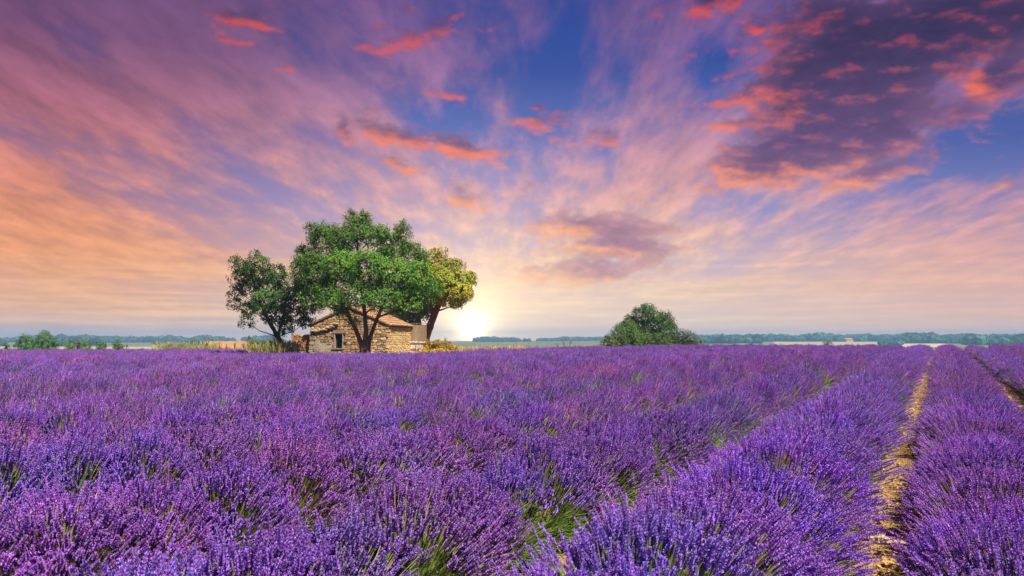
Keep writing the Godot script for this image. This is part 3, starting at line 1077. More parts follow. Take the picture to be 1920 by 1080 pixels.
func make_trees() -> void:
	var bark := Color(0.24, 0.16, 0.11)
	var narrow := leaf_spray(31, 13, 0.15, 0.027, 0.30)
	var broad := leaf_spray(32, 11, 0.13, 0.042, 0.24)
	# tall forked tree before the hut
	var d := 41.5
	var foot := on_ground(683, d)
	var f := foot + Vector3(0, -0.3, 0)
	var k := at(683, 652, d)
	var stems := [
		[[f, 0.25], [foot + Vector3(0, 0.25, 0), 0.2], [at(676, 640, d), 0.14], [at(664, 612, d + 0.1), 0.12], [at(650, 585, d - 0.2), 0.12], [at(625, 540, d - 0.4), 0.085], [at(605, 490, d - 0.3), 0.05]],
		[[f + Vector3(0.05, 0, 0), 0.24], [k + Vector3(0.02, 0, 0), 0.16], [at(686, 620, d - 0.1), 0.125], [at(684, 590, d), 0.115], [at(680, 540, d), 0.11], [at(672, 480, d + 0.1), 0.075], [at(668, 430, d), 0.035]],
		[[f + Vector3(0.12, 0, -0.1), 0.22], [at(690, 648, d - 0.05), 0.14], [at(698, 622, d + 0.2), 0.11], [at(708, 596, d + 0.3), 0.10], [at(725, 555, d + 0.2), 0.085], [at(748, 500, d + 0.4), 0.05]],
	]
	var list := [
		[672, 432, 27], [700, 446, 27], [643, 452, 28], [603, 452, 26], [577, 482, 24], [738, 462, 27], [768, 476, 25], [756, 438, 14], [590, 432, 13], [660, 412, 11], [684, 414, 12], [622, 436, 15], [718, 438, 12], [788, 490, 18], [566, 505, 18],
		[592, 520, 31, -0.8], [642, 500, 34, -1.5], [690, 500, 34, -1.7], [738, 512, 33, -1.2], [782, 520, 32, -0.8], [640, 480, 28, 0.8], [720, 490, 28, 0.8], [570, 540, 22, 0.0],
		[585, 562, 24, -0.5], [622, 560, 29, -1.2], [668, 552, 29, -1.6], [716, 560, 29, -1.3], [765, 565, 28, -0.5], [640, 582, 12, -0.4], [748, 582, 14, 0.3], [792, 555, 20, 0.3],
		[655, 520, 26, 1.0], [700, 540, 24, 1.0], [610, 540, 24, 0.8], [755, 540, 24, 1.0], [657, 604, 5, -0.2], [666, 598, 5, -0.5], [594, 494, 20, -1.0], [812, 540, 16, 0.5],
	]
	tree("forked_tree", "tallest tree, dense green, three stems rising before the hut", "tree", "", foot, stems, clumps_at(list, d), narrow, Color(0.10, 0.245, 0.032), 2.7, bark, 1.0, 0.5, 46)
	# smaller dark tree on the left, leaning
	d = 43.6
	foot = on_ground(536, d)
	stems = [
		[[foot + Vector3(0, -0.3, 0), 0.22], [at(531, 655, d), 0.17], [at(521, 632, d), 0.14], [at(507, 606, d), 0.11], [at(492, 575, d), 0.085], [at(478, 540, d), 0.055], [at(470, 505, d), 0.03]],
		[[at(521, 632, d), 0.11], [at(527, 606, d - 0.2), 0.085], [at(535, 575, d - 0.1), 0.07], [at(532, 540, d), 0.04]],
	]
	list = [
		[456, 504, 19], [484, 498, 21], [515, 512, 21], [540, 528, 18], [446, 545, 12], [470, 540, 26], [508, 545, 29], [548, 556, 24], [441, 570, 13], [472, 580, 20], [516, 590, 27], [555, 592, 24], [578, 578, 13], [462, 604, 12], [440, 490, 9], [478, 480, 9], [534, 616, 15], [572, 606, 11], [434, 556, 7], [495, 565, 26, -1.2], [530, 570, 26, -1.3], [560, 545, 12], [462, 520, 20], [500, 520, 22, 1.0], [434, 520, 6], [578, 596, 10],
	]
	tree("leaning_tree", "smaller dark green tree leaning left over the broken wall", "tree", "", foot, stems, clumps_at(list, d), broad, Color(0.05, 0.13, 0.03), 2.1, Color(0.10, 0.07, 0.05), 0.95)
	# trees behind the hut on the right, warm sun glow painted into their leaf colours
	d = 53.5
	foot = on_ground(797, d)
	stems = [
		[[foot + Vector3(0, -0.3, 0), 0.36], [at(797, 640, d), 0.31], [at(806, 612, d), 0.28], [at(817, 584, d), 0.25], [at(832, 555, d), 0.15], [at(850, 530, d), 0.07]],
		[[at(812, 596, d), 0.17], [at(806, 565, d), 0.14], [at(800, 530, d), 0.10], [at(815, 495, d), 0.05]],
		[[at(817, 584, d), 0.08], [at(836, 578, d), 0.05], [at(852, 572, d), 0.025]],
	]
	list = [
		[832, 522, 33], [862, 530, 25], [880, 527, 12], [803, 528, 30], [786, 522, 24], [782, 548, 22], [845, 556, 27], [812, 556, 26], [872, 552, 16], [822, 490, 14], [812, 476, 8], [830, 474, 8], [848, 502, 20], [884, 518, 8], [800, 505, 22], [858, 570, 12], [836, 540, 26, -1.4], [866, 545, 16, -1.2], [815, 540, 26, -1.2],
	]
	tree("glow_tinted_tree", "tree on a thick leaning trunk nearest the sun, its warm glow painted into the leaves", "tree", "", foot, stems, clumps_at(list, d), broad, Color(0.44, 0.39, 0.026), 2.3, Color(0.30, 0.13, 0.06), 1.15, 0.35, 14, Color(0.20, 0.31, 0.03))  # gold tint paints the glow of the low sun onto the leaves
	d = 55.5
	foot = on_ground(786, d)
	stems = [[[foot + Vector3(0, -0.3, 0), 0.24], [at(787, 640, d), 0.2], [at(786, 605, d), 0.17], [at(783, 570, d), 0.13], [at(776, 535, d), 0.08]], [[at(786, 600, d), 0.12], [at(765, 585, d), 0.09], [at(745, 570, d), 0.06]]]
	list = [[775, 575, 26], [748, 588, 20], [735, 604, 12], [768, 600, 15], [790, 590, 16], [755, 560, 26], [785, 545, 26], [804, 575, 16], [800, 520, 24], [790, 505, 20], [815, 555, 20], [728, 585, 14], [760, 612, 9], [780, 608, 9], [745, 610, 8]]
	tree("faint_glow_tree", "tree behind the hut roof on an upright trunk, faint sun glow painted into the leaves", "tree", "", foot, stems, clumps_at(list, d), broad, Color(0.17, 0.25, 0.03), 2.0, Color(0.22, 0.10, 0.05), 1.15)  # yellowish tint is a weaker step of the same painted glow
	# dark clump of shrubs on the crest at the right
	d = 66.0
	shrub("dark_shrub", "tallest dark green shrub of the clump on the crest, at its back", "shrub", "", 1215, d, [[1203, 590, 15], [1216, 584, 13], [1186, 604, 14], [1228, 596, 14], [1247, 594, 9], [1250, 606, 13], [1222, 616, 22], [1252, 624, 18], [1200, 614, 20], [1259, 614, 8], [1174, 614, 9], [1236, 608, 14]], narrow, Color(0.05, 0.14, 0.026), 2.3, 1.2)
	shrub("grey_green_shrub", "grey-green shrub at the left front of the dark clump", "shrub", "", 1178, 61.0, [[1176, 620, 17], [1160, 630, 13], [1198, 632, 17], [1152, 640, 11], [1180, 640, 20], [1208, 644, 14], [1164, 616, 9], [1186, 612, 8]], narrow, Color(0.075, 0.165, 0.036), 2.0, 1.2)
	shrub("low_shrub", "low spreading shrub trailing right from the dark clump", "shrub", "", 1272, 62.0, [[1250, 634, 16], [1272, 634, 14], [1292, 638, 12], [1308, 643, 9], [1238, 640, 14], [1260, 644, 14], [1284, 627, 8], [1284, 645, 12], [1316, 648, 5]], narrow, Color(0.085, 0.14, 0.045), 1.6, 1.2)
	shrub("small_shrub", "small pale green shrub at the left foot of the dark clump", "shrub", "", 1140, 60.0, [[1139, 643, 8], [1149, 646, 8], [1133, 648, 6]], narrow, Color(0.12, 0.19, 0.05), 1.6, 1.1)
	# round bush beside the white block, golden sun glow put into its leaf tint
	shrub("glow_tinted_bush", "round bush right of the white block, golden sun glow painted into the leaves", "bush", "", 823, 47.0, [[806, 652, 10], [822, 649, 11], [838, 650, 10], [791, 657, 6], [848, 655, 7], [828, 657, 11], [812, 659, 10], [780, 657, 4]], broad, Color(0.42, 0.29, 0.03), 3.0, 0.8)
	# shrubs on the plain at the left
	shrub("round_tree", "smaller of two round green trees on the left edge of the plain", "tree", "", 48, 118.0, [[48, 641, 12], [40, 646, 9], [57, 643, 9], [34, 649, 6], [48, 632, 6]], broad, Color(0.07, 0.18, 0.04), 1.5, 1.8)
	shrub("round_tree", "taller of two round green trees on the left edge of the plain", "tree", "", 84, 114.0, [[82, 638, 14], [74, 644, 11], [94, 642, 12], [100, 648, 8], [84, 628, 8], [66, 649, 6], [84, 649, 14]], broad, Color(0.08, 0.205, 0.042), 1.5, 1.8)
	var small := [[131, 648, 7, "first small bright green bush right of the two round trees"], [146, 647, 6, "dull olive bush between two bright green bushes on the left"], [161, 648, 9, "widest small bright green bush on the left plain"], [191, 648, 8, "small bright green bush beside a thin dark cypress on the left"], [221, 647, 8, "last small green bush of the row on the left plain"], [12, 650, 5, "tiny green bush at the left edge of the plain"]]
	for e in small:
		var tint := Color(0.085, 0.20, 0.03) if e[0] != 146 else Color(0.13, 0.13, 0.05)
		shrub("small_bush", e[3], "bush", "small bushes on the left plain", e[0], 96.0 + rnd(-4, 4), [[e[0] - e[2] * 0.4, e[1] + 1, e[2] * 0.7], [e[0] + e[2] * 0.5, e[1] + 2, e[2] * 0.65], [e[0], e[1] - 2, e[2] * 0.55], [e[0], e[1] + 4, e[2] * 0.9]], broad, tint, 1.5, 1.4)
	shrub("round_shrub", "lone small round shrub on the pale stubble field", "shrub", "", 1552, 150.0, [[1548, 647, 5], [1556, 647, 5], [1552, 645, 4], [1552, 651, 6]], broad, Color(0.07, 0.14, 0.04), 1.3, 2.0)
	shrub("mid_tree", "grey-green tree between the leaning tree and the broken wall, far behind", "tree", "", 520, 150.0, [[516, 640, 10], [508, 646, 9], [526, 642, 9], [518, 632, 6], [512, 650, 10]], broad, Color(0.075, 0.13, 0.06), 1.2, 2.2)
	shrub("olive_tree", "rounded olive green tree behind the weeds left of the leaning tree", "tree", "", 470, 170.0, [[470, 643, 9], [462, 647, 8], [478, 646, 8], [470, 650, 10]], broad, Color(0.14, 0.17, 0.06), 1.2, 2.2)

func shrub(called: String, label: String, category: String, group: String, px: float, d: float, list: Array, spray: Mesh, tint: Color, density: float, size: float) -> void:
	var foot := on_ground(px, d)
	var stems := []
	for i in 3:
		var q: Array = list[i % list.size()]
		var top := at(q[0], q[1], d)
		stems.append([[foot + Vector3(rnd(-0.15, 0.15), -0.2, rnd(-0.15, 0.15)), 0.09], [foot.lerp(top, 0.5) + Vector3(rnd(-0.1, 0.1), 0, 0), 0.06], [top, 0.03]])
	var all := clumps_at(list, d)
	# keep the shrub's skirt down to its foot
	for c in clumps_at(list, d):
		var m: Vector3 = c[0]
		if m.y - foot.y > c[1] * 1.2:
			all.append([Vector3(lerpf(m.x, foot.x, 0.15), lerpf(m.y, foot.y, 0.55), m.z), c[1] * 0.9])
	var wide := 0.0
	for c in all:
		wide = maxf(wide, c[1])
	tree(called, label, category, group, foot, stems, all, spray, tint, density / (size * size), Color(0.14, 0.10, 0.07), size, 0.35, 2)

# ------------------------------------------------------------------ lavender

func lavender_tuft(seed_: int, stems: int, level: int) -> Mesh:
	# stems of unit length, each ending in a spike of whorls; level 0 is the nearest
	var r := RandomNumberGenerator.new()
	r.seed = seed_
	var s := Shape.new()
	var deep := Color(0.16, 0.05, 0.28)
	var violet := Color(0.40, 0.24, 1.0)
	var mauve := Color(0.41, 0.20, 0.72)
	for i in stems:
		var a := i * 2.399 + r.randf_range(-0.4, 0.4)
		var q := sqrt((i + 0.5) / stems)
		var foot := Vector3(cos(a), 0, sin(a)) * q * 0.07
		var d := Vector3(cos(a) * q * 0.27 + r.randf_range(-0.07, 0.07), 1.0, sin(a) * q * 0.27 + r.randf_range(-0.07, 0.07)).normalized()
		var l := r.randf_range(0.72, 1.08)
		var bend := Vector3(r.randf_range(-0.05, 0.07), 0, r.randf_range(-0.05, 0.05))
		var neck := foot + d * l * 0.80
		var tip := foot + d * l + bend
		var green := Color(0.18, 0.29, 0.07).lerp(Color(0.42, 0.31, 0.22), r.randf())
		var w: float = [0.0062, 0.0085, 0.012][level]
		var u := d.cross(Vector3(r.randf_range(-1, 1), 0.2, r.randf_range(-1, 1))).normalized()
		var v := d.cross(u)
		s.quad(foot - u * w, foot + u * w, neck + u * w, neck - u * w, green)
		if level == 0:
			s.quad(foot - v * w, foot + v * w, neck + v * w, neck - v * w, green)
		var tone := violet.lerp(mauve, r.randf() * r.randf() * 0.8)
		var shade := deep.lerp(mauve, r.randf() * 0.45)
		var x := (tip - neck)
		if true:
			var whorls := 6 if level == 0 else 4 if level == 1 else 3
			var petals := 5 if level == 0 else 3
			# calyx core
			var cr := 0.013
			for k in 3:
				var o0 := (u * cos(TAU * k / 3.0) + v * sin(TAU * k / 3.0)) * cr
				var o1 := (u * cos(TAU * (k + 1) / 3.0) + v * sin(TAU * (k + 1) / 3.0)) * cr
				s.quad(neck - x * 0.1 + o0, neck - x * 0.1 + o1, tip + o1 * 0.5, tip + o0 * 0.5, shade)
			for k in whorls:
				var t := (k + 0.15) / whorls
				var p := neck + x * t
				var big := (0.029 if level == 0 else 0.036 if level == 1 else 0.040) * (1.0 - 0.45 * t) * r.randf_range(0.85, 1.2)
				for j in petals:
					var b := TAU * j / petals + k * 0.9 + r.randf_range(-0.25, 0.25)
					var out := u * cos(b) + v * sin(b)
					var sd := (v * cos(b) - u * sin(b)) * big * 0.55
					var top := p + out * big + x * (0.9 / whorls) * r.randf_range(0.7, 1.2)
					var c := tone * r.randf_range(0.7, 1.3)
					if r.randf() < 0.3:
						c = shade * 1.2
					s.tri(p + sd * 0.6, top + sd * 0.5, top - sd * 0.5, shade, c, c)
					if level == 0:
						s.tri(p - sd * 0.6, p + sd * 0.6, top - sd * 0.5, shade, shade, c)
	return s.mesh()

func leaf_tuft(seed_: int, count: int) -> Mesh:
	var r := RandomNumberGenerator.new()
	r.seed = seed_
	var s := Shape.new()
	for i in count:
		var a := r.randf() * TAU
		var d := Vector3(cos(a) * r.randf_range(0.1, 0.55), 1.0, sin(a) * r.randf_range(0.1, 0.55)).normalized()
		var p := Vector3(cos(a), 0, sin(a)) * r.randf_range(0.0, 0.10)
		var l := r.randf_range(0.5, 1.0)
		var u := d.cross(Vector3(r.randf_range(-1, 1), 0.1, r.randf_range(-1, 1))).normalized() * 0.012
		var m := p + d * l * 0.5
		var q := p + d * l + Vector3(cos(a), -0.3, sin(a)) * 0.08
		var c := Color(0.11, 0.25, 0.04).lerp(Color(0.20, 0.27, 0.09), r.randf()) * r.randf_range(0.8, 1.2)
		s.quad(p - u * 0.5, p + u * 0.5, m + u, m - u, c)
		s.flat(m - u, m + u, q, c)
	return s.mesh()

func mound_mesh(seed_: int) -> Mesh:
	# the leafy heart of a bush: a lumpy dome of unit radius
	var n := FastNoiseLite.new()
	n.seed = seed_
	n.frequency = 1.7
	var st := SurfaceTool.new()
	st.begin(Mesh.PRIMITIVE_TRIANGLES)
	var a := 20
	var b := 8
	for j in b + 1:
		for i in a:
			var e := PI / 2 * j / b
			var t := TAU * i / a
			var d := Vector3(cos(e) * cos(t), sin(e), cos(e) * sin(t))
			var k := n.get_noise_3dv(d * 1.3)
			st.set_color(Color(0.075, 0.105, 0.04).lerp(Color(0.14, 0.13, 0.07), clampf(0.5 + k, 0, 1)))
			st.add_vertex(d * (1.0 + 0.25 * k))
	for j in b:
		for i in a:
			var p := j * a + i
			var q := j * a + (i + 1) % a
			for x: int in [p, p + a, q, q, p + a, q + a]:
				st.add_index(x)
	st.generate_normals()
	return st.commit()

const ROW_GAP := 1.6
const ROW_DIR := Vector2(0.497, -0.868)     # along the rows, x and z
const ROW_SIDE := Vector2(0.868, 0.497)     # across the rows, to the right

func field_end(x: float) -> float:
	return 57.5 - 15.4 * smooth(-17.0, -14.8, x) * (1.0 - smooth(-4.6, -2.4, x))

func bush_tufts(near: PackedFloat32Array, leaves: PackedFloat32Array, c: Vector3, size: Vector3, count: int, tint: Color, bare: float, level: int, fan: Basis) -> void:
	var thin := Vector3(rnd(-0.7, 0.7), rnd(0.1, 0.5), rnd(0.2, 1.0)).normalized()
	var thinned := 0.5 if rng.randf() < 0.35 else 0.0
	for i in count:
		var phi := rng.randf() * TAU
		var se := 0.06 + 0.94 * rng.randf()
		var ce := sqrt(1.0 - se * se)
		var d := Vector3(ce * cos(phi), se, ce * sin(phi))
		var off := fan * (d * size)
		var r := off.length()
		var dir := (off / r * 0.95 + Vector3(0.21, 0.28, 0.02) + Vector3(rnd(-0.09, 0.09), 0, rnd(-0.09, 0.09))).normalized()
		var start := c + off * (0.40 + rnd(-0.05, 0.05))
		var l := r * 0.66 * rnd(0.82, 1.16)
		var k := rnd(0.78, 1.22)
		var col := Color(tint.r * k * rnd(0.9, 1.15), tint.g * k, tint.b * k)
		if rng.randf() < bare + 0.80 * pow(1.0 - se, 1.3) + thinned * smoothstep(0.55, 0.92, dir.dot(thin)):
			row(leaves, frame(dir, rnd(0, TAU), Vector3(0.36, l * 0.80, 0.36)), start, Color.WHITE * rnd(0.8, 1.2))
		else:
			var w := 0.42 if level < 2 else 0.5
			row(near, frame(dir, rnd(0, TAU), Vector3(w, l, w)), start, col)

func row_label(j: int) -> String:
	var words := ["", "first", "second", "third", "fourth", "fifth", "sixth", "seventh", "eighth", "ninth", "tenth", "eleventh", "twelfth"]
	if j == 0:
		return "lavender row between the two bare soil paths on the right"
	if j == 1:
		return "lavender row right of the right-hand soil path"
	if j == -1:
		return "broad lavender row along the left side of the long soil path"
	return "%s lavender row to the left of the long soil path, counting from it" % words[-j]

func make_lavender() -> void:
	var tuft0 := lavender_tuft(41, 12, 0)
	var tuft1 := lavender_tuft(42, 13, 1)
	var tuft2 := lavender_tuft(43, 15, 2)
	var leafy := leaf_tuft(44, 24)
	var mound := mound_mesh(45)
	var petal: Material = mats.petal
	var patch := FastNoiseLite.new()
	patch.seed = 21
	patch.frequency = 0.09
	var far_rows := PackedFloat32Array()
	var far_leaves := PackedFloat32Array()
	var far_mounds := PackedFloat32Array()
	var fan := Basis(Vector3.UP, atan2(ROW_DIR.y, -ROW_DIR.x) + PI)
	for j in range(6, -48, -1):
		var single := j <= 1 and j >= -9
		var row_tone := rnd(0.90, 1.06) + (0.09 if j % 2 else -0.05)
		var row_hue := rnd(-0.08, 0.08)
		var holder: Node3D = null
		if single:
			holder = base("lavender_row", Vector3.ZERO)
			tag(holder, row_label(j), "lavender row", "lavender rows that can be told apart")
		var mid_rows := PackedFloat32Array()
		var back_rows := PackedFloat32Array()
		var leaves := PackedFloat32Array()
		var mounds := PackedFloat32Array()
		var t := -14.0
		while t < 120.0:
			t += rnd(0.50, 0.64)
			var off := 0.38 + ROW_GAP * j + rnd(-0.05, 0.05)
			var p := Vector3(ROW_SIDE.x * off + ROW_DIR.x * t, 0, ROW_SIDE.y * off + ROW_DIR.y * t)
			var d := -p.z
			if d < 1.75 or d > field_end(p.x) or absf(p.x) > d * 0.78 + 5.0:
				continue
			p.y = land(p.x, p.z) + 0.03
			var k := patch.get_noise_2d(p.x, p.z)
			var high := rnd(0.58, 0.70) * (1.0 + 0.15 * k) * (1.0 - 0.12 * smooth(28.0, 52.0, d) + rnd(-0.09, 0.09) * smooth(35.0, 55.0, d))
			if j < 0:
				high *= 1.0 + 0.16 * (1.0 - smooth(18.0, 36.0, d))
			elif j == 1:
				high *= 0.88
			var size := Vector3(rnd(0.58, 0.70), high, rnd(0.73, 0.82) if j == 0 or j == -1 else rnd(0.50, 0.57) if j == 1 else rnd(0.50, 0.58))
			var tint := Color((0.95 + 0.18 * k + row_hue + rnd(-0.1, 0.1)) * row_tone, (1.0 + rnd(-0.1, 0.12)) * row_tone, (1.0 + rnd(-0.1, 0.12)) * row_tone)
			var bare := 0.03 + 0.10 * maxf(0.0, -k)
			if rng.randf() < 0.09:
				bare = rnd(0.3, 0.5)
			var mb := fan * Basis.from_scale(size * 0.52)
			if d < 9.5 and single:
				var bush := Node3D.new()
				bush.name = "lavender_bush"
				bush.position = p
				holder.add_child(bush, true)
				var a := PackedFloat32Array()
				var b := PackedFloat32Array()
				bush_tufts(a, b, Vector3.ZERO, size, 135 if d < 6.5 else 118, tint, bare, 0, fan)
				put("leafy_heart", mound, mats.dark, bush, Transform3D(mb, Vector3.ZERO))
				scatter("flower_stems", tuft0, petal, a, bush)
				scatter("green_shoots", leafy, mats.leaf, b, bush)
			elif d < 22.0 and single:
				bush_tufts(mid_rows, leaves, p, size, 86 if d < 14.0 else 70, tint, bare, 1, fan)
				row(mounds, mb, p, Color.WHITE)
			elif single:
				bush_tufts(back_rows, leaves, p, size, 54 if d < 35.0 else 40, tint, bare, 2, fan)
				row(mounds, mb, p, Color.WHITE)
			else:
				bush_tufts(far_rows, far_leaves, p, size, 84 if d < 14.0 else 56 if d < 35.0 else 40, tint, bare, 2, fan)
				row(far_mounds, mb, p, Color.WHITE)
		if single:
			if mid_rows.size():
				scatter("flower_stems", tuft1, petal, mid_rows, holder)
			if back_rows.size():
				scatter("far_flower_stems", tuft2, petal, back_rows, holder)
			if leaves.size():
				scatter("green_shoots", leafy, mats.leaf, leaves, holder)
			if mounds.size():
				scatter("leafy_hearts", mound, mats.dark, mounds, holder)
	var rest := base("lavender_field", Vector3.ZERO)
	tag(rest, "purple lavender whose rows merge into one mass on the left, before the hut", "lavender", "", "stuff")
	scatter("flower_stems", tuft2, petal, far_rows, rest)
	scatter("green_shoots", leafy, mats.leaf, far_leaves, rest)
	scatter("leafy_hearts", mound, mats.dark, far_mounds, rest)

# ------------------------------------------------------------------ weeds

func grass_tuft(seed_: int, count: int, ears: bool) -> Mesh:
	var r := RandomNumberGenerator.new()
	r.seed = seed_
	var s := Shape.new()
	for i in count:
		var a := r.randf() * TAU
		var p := Vector3(cos(a), 0, sin(a)) * r.randf_range(0.0, 0.16)
		var d := Vector3(cos(a) * r.randf_range(0.02, 0.4), 1.0, sin(a) * r.randf_range(0.02, 0.4)).normalized()
		var l := r.randf_range(0.55, 1.0)
		var u := d.cross(Vector3(r.randf_range(-1, 1), 0.1, r.randf_range(-1, 1))).normalized() * 0.011
		var m := p + d * l * 0.55
		var q := p + d * l + Vector3(cos(a), -0.2, sin(a)) * 0.12
		var c := Color.WHITE * r.randf_range(0.75, 1.2)
		s.quad(p - u, p + u, m + u, m - u, c)
		s.flat(m - u, m + u, q, c)
		if ears and i % 3 == 0:
			var v := u * 2.2
			s.quad(q - d * 0.16, q - d * 0.08 + v, q + d * 0.05, q - d * 0.08 - v, c * 1.25)
	return s.mesh()

func grass(called: String, label: String, px0: float, px1: float, d0: float, d1: float, count: int, high: float, tint: Color, tint2: Color) -> void:
	var rows := PackedFloat32Array()
	for i in count:
		var d := rnd(d0, d1)
		var p := on_ground(rnd(px0, px1), d)
		var h := high * rnd(0.55, 1.15)
		var c := tint.lerp(tint2, rng.randf()) * rnd(0.8, 1.2)
		row(rows, Basis(Vector3.UP, rnd(0, TAU)).scaled(Vector3(h * 1.1, h, h * 1.1)), p, c)
	tag(scatter(called, grass_tuft(called.hash() % 1000, 16, true), mats.leaf, rows, self), label, "grass", "", "stuff")

func weed(px: float, top: float, d: float, tint: Color, label: String, group: String) -> void:
	var foot := on_ground(px, d)
	var h := at(px, top, d).y - foot.y
	var o := base("weed_plant", foot)
	tag(o, label, "weed", group)
	var s := Shape.new()
	var leaves := Shape.new()
	var arms := [[Vector3(0, 0, 0), Vector3(rnd(-0.08, 0.08), h, rnd(-0.05, 0.05))]]
	for i in 5:
		var t := rnd(0.2, 0.65)
		var a := rnd(0, TAU)
		arms.append([arms[0][1] * t, arms[0][1] * t + Vector3(cos(a) * 0.2, h * rnd(0.22, 0.36), sin(a) * 0.2)])
	for e in arms:
		var a: Vector3 = e[0]
		var b: Vector3 = e[1]
		s.tube([a - Vector3(0, 0.02, 0), a.lerp(b, 0.5) + Vector3(rnd(-0.02, 0.02), 0, 0), b], [0.016, 0.012, 0.006], 5, tint * 0.8)
		for i in int(a.distance_to(b) / 0.055):
			var p := a.lerp(b, rng.randf())
			var q := rnd(0, TAU)
			var l := rnd(0.12, 0.24) * (1.15 - 0.6 * p.y / h)
			var w := Vector3(cos(q), rnd(0.0, 0.8), sin(q)).normalized()
			var u := w.cross(Vector3.UP).normalized() * l * 0.24
			var c := tint * rnd(0.75, 1.3)
			leaves.flat(p, p + w * l * 0.5 + u, p + w * l, c)
			leaves.flat(p, p + w * l, p + w * l * 0.5 - u, c)
	put("stem", s.mesh(), mats.dark, o)
	put("leaf_sprays", leaves.mesh(), mats.leaf, o).set_meta("kind", "stuff")

func make_weeds() -> void:
	var straw := Color(0.42, 0.38, 0.17)
	var lime := Color(0.22, 0.31, 0.08)
	grass("tall_grass", "tall yellow-green grass at the foot of the leaning tree", 484, 548, 42.3, 43.9, 420, 1.25, lime, straw)
	grass("weedy_grass", "pale green weedy grass along the crest left of the ochre bank", 300, 400, 58.0, 61.0, 340, 1.2, Color(0.25, 0.33, 0.12), straw)
	grass("dry_grass", "dry pale grass standing before the ochre bank", 370, 500, 58.5, 62.0, 380, 0.72, Color(0.36, 0.35, 0.12), straw)
	grass("golden_grass", "golden grass on the field edge under the low sun", 846, 985, 50.0, 60.0, 620, 0.85, Color(0.60, 0.46, 0.14), Color(0.46, 0.42, 0.13))
	grass("hut_grass", "sparse yellowed grass along the foot of the hut walls", 548, 800, 45.3, 45.9, 130, 0.42, lime, straw)
	var spots := [[316, 634], [341, 637], [388, 636], [412, 640], [426, 642], [441, 638], [458, 640], [484, 634], [494, 641], [238, 640], [366, 638]]
	var words := ["tall pale weed leftmost of those before the far trees", "bushy green weed left of the ochre bank", "thin weed just beyond the left end of the ochre bank", "dark weed left of the ochre bank's middle", "short weed at the middle of the ochre bank", "dark spiky weed on the right half of the ochre bank", "green weed near the right end of the ochre bank", "tall weed just right of the ochre bank", "leafy weed beside the tall grass of the leaning tree", "thin dark weed standing alone on the left crest", "small green weed among the pale grass on the crest"]
	for i in spots.size():
		weed(spots[i][0], spots[i][1], 58.6 + rnd(0, 1.5), Color(0.09, 0.15, 0.045).lerp(Color(0.20, 0.24, 0.08), rng.randf()), words[i], "weeds along the left crest")
	spots = [[992, 641], [1006, 645], [1046, 640], [1058, 634], [1068, 633], [1080, 643], [1036, 647]]
	words = ["pale weed leftmost of those on the middle crest", "short weed beside the leftmost weed on the middle crest", "green weed left of the two tallest on the middle crest", "left one of the two tallest weeds on the middle crest", "right one of the two tallest weeds on the middle crest", "low weed nearest the dark shrubs on the middle crest", "lowest weed between the pale and the green ones on the middle crest"]
	for i in spots.size():
		weed(spots[i][0], spots[i][1], 57.8 + rnd(0, 1.0), Color(0.16, 0.24, 0.06).lerp(Color(0.32, 0.32, 0.10), rng.randf()), words[i], "weeds along the middle crest")

# ------------------------------------------------------------------ small things

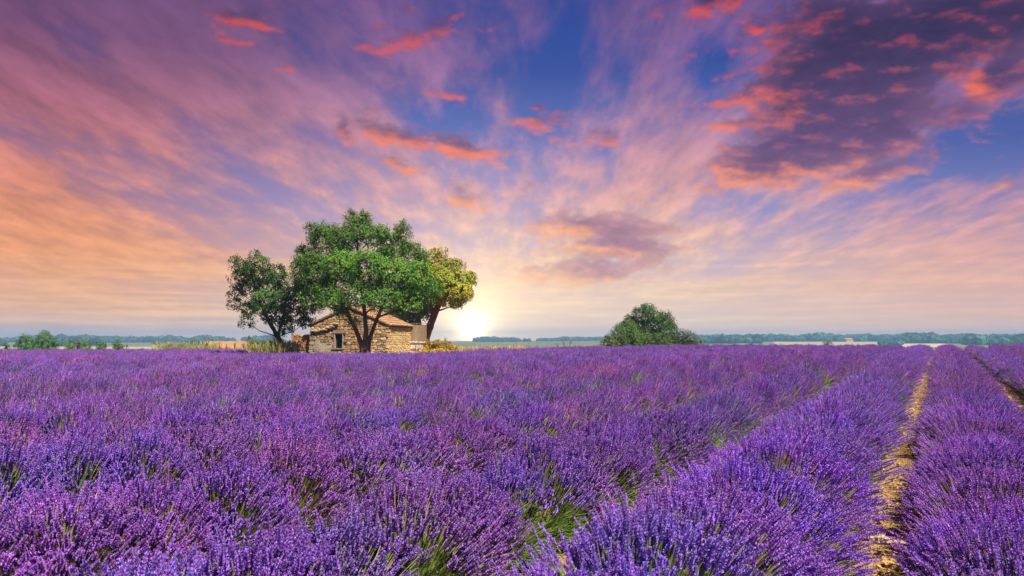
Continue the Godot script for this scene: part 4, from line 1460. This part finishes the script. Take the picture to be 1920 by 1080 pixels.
func make_small_things() -> void:
	# long low bank of ochre earth
	var s := Shape.new()
	var d := 92.0
	var x0 := at(373, 640, d).x
	var x1 := at(472, 640, d).x
	var yb := land((x0 + x1) / 2, -d) - 0.3
	var yt := at(420, 639.5, d).y
	var n := 26
	var m := 8
	var pts := []
	for j in m + 1:
		for i in n + 1:
			var u := float(i) / n
			var w := float(j) / m * 2.0 - 1.0
			var e := clampf(minf(u / 0.17, (1.0 - u) / 0.14), 0.0, 1.0)
			var hgt := (yt - yb) * e * (1.0 - pow(absf(w), 2.4)) * (1.0 + 0.012 * sin(i * 1.1 + j * 0.7))
			pts.append(Vector3(lerpf(x0, x1, u), yb + hgt, -d - w * 4.0))
	for j in m:
		for i in n:
			var a := j * (n + 1) + i
			s.quad(pts[a], pts[a + n + 1], pts[a + n + 2], pts[a + 1], Color(0.47, 0.29, 0.15) * rnd(0.9, 1.08))
	tag(put("earth_bank", s.mesh(), mats.mortar, self), "long low ochre earth bank behind the weeds left of the leaning tree", "bank")
	# clods of dry soil between the rows, and a few pale stones
	var clod := stone_mesh(300)
	var rows := PackedFloat32Array()
	for j in range(-3, 3):
		var off0 := -0.42 + ROW_GAP * j
		var many := 3200 if j == 0 or j == 1 else 900
		for i in many:
			var t := pow(rng.randf(), 1.7) * (34.0 if j >= 0 else 16.0) + 1.0
			var off := off0 + rnd(-0.26, 0.26)
			var p := Vector3(ROW_SIDE.x * off + ROW_DIR.x * t, 0, ROW_SIDE.y * off + ROW_DIR.y * t)
			if -p.z < 1.5:
				continue
			var sz := 0.008 + 0.042 * pow(rng.randf(), 6.0)
			p.y = land(p.x, p.z) + sz * 0.2
			var c := Color(0.52, 0.32, 0.15).lerp(Color(0.62, 0.45, 0.27), rng.randf()) * rnd(0.75, 1.15)
			row(rows, Basis.from_euler(Vector3(rnd(0, 6), rnd(0, 6), rnd(0, 6))).scaled(Vector3(sz * rnd(0.8, 1.6), sz * 0.8, sz)), p, c)
	tag(scatter("soil_clods", clod, mats.stone, rows, self), "crumbly ochre clods strewn along the bare soil paths", "soil", "", "stuff")
	var list := [[1628, 6.1, 0.10, "larger pale stone on the long soil path near the bottom edge"], [1646, 6.0, 0.085, "flat pale stone beside the larger one on the long soil path"], [1607, 6.15, 0.05, "small pale stone at the left rim of the long soil path"]]
	for i in list.size():
		var e: Array = list[i]
		var p := on_ground(e[0], e[1])
		var o := put("pale_stone", stone_mesh(310 + i), stone_mat(Color(0.62, 0.50, 0.36)), self, Transform3D(Basis(Vector3.UP, i * 1.3).scaled(Vector3(e[2] * 1.5, e[2] * 0.8, e[2])), p + Vector3(0, e[2] * 0.25, 0)))
		tag(o, e[3], "stone", "pale stones on the soil path")
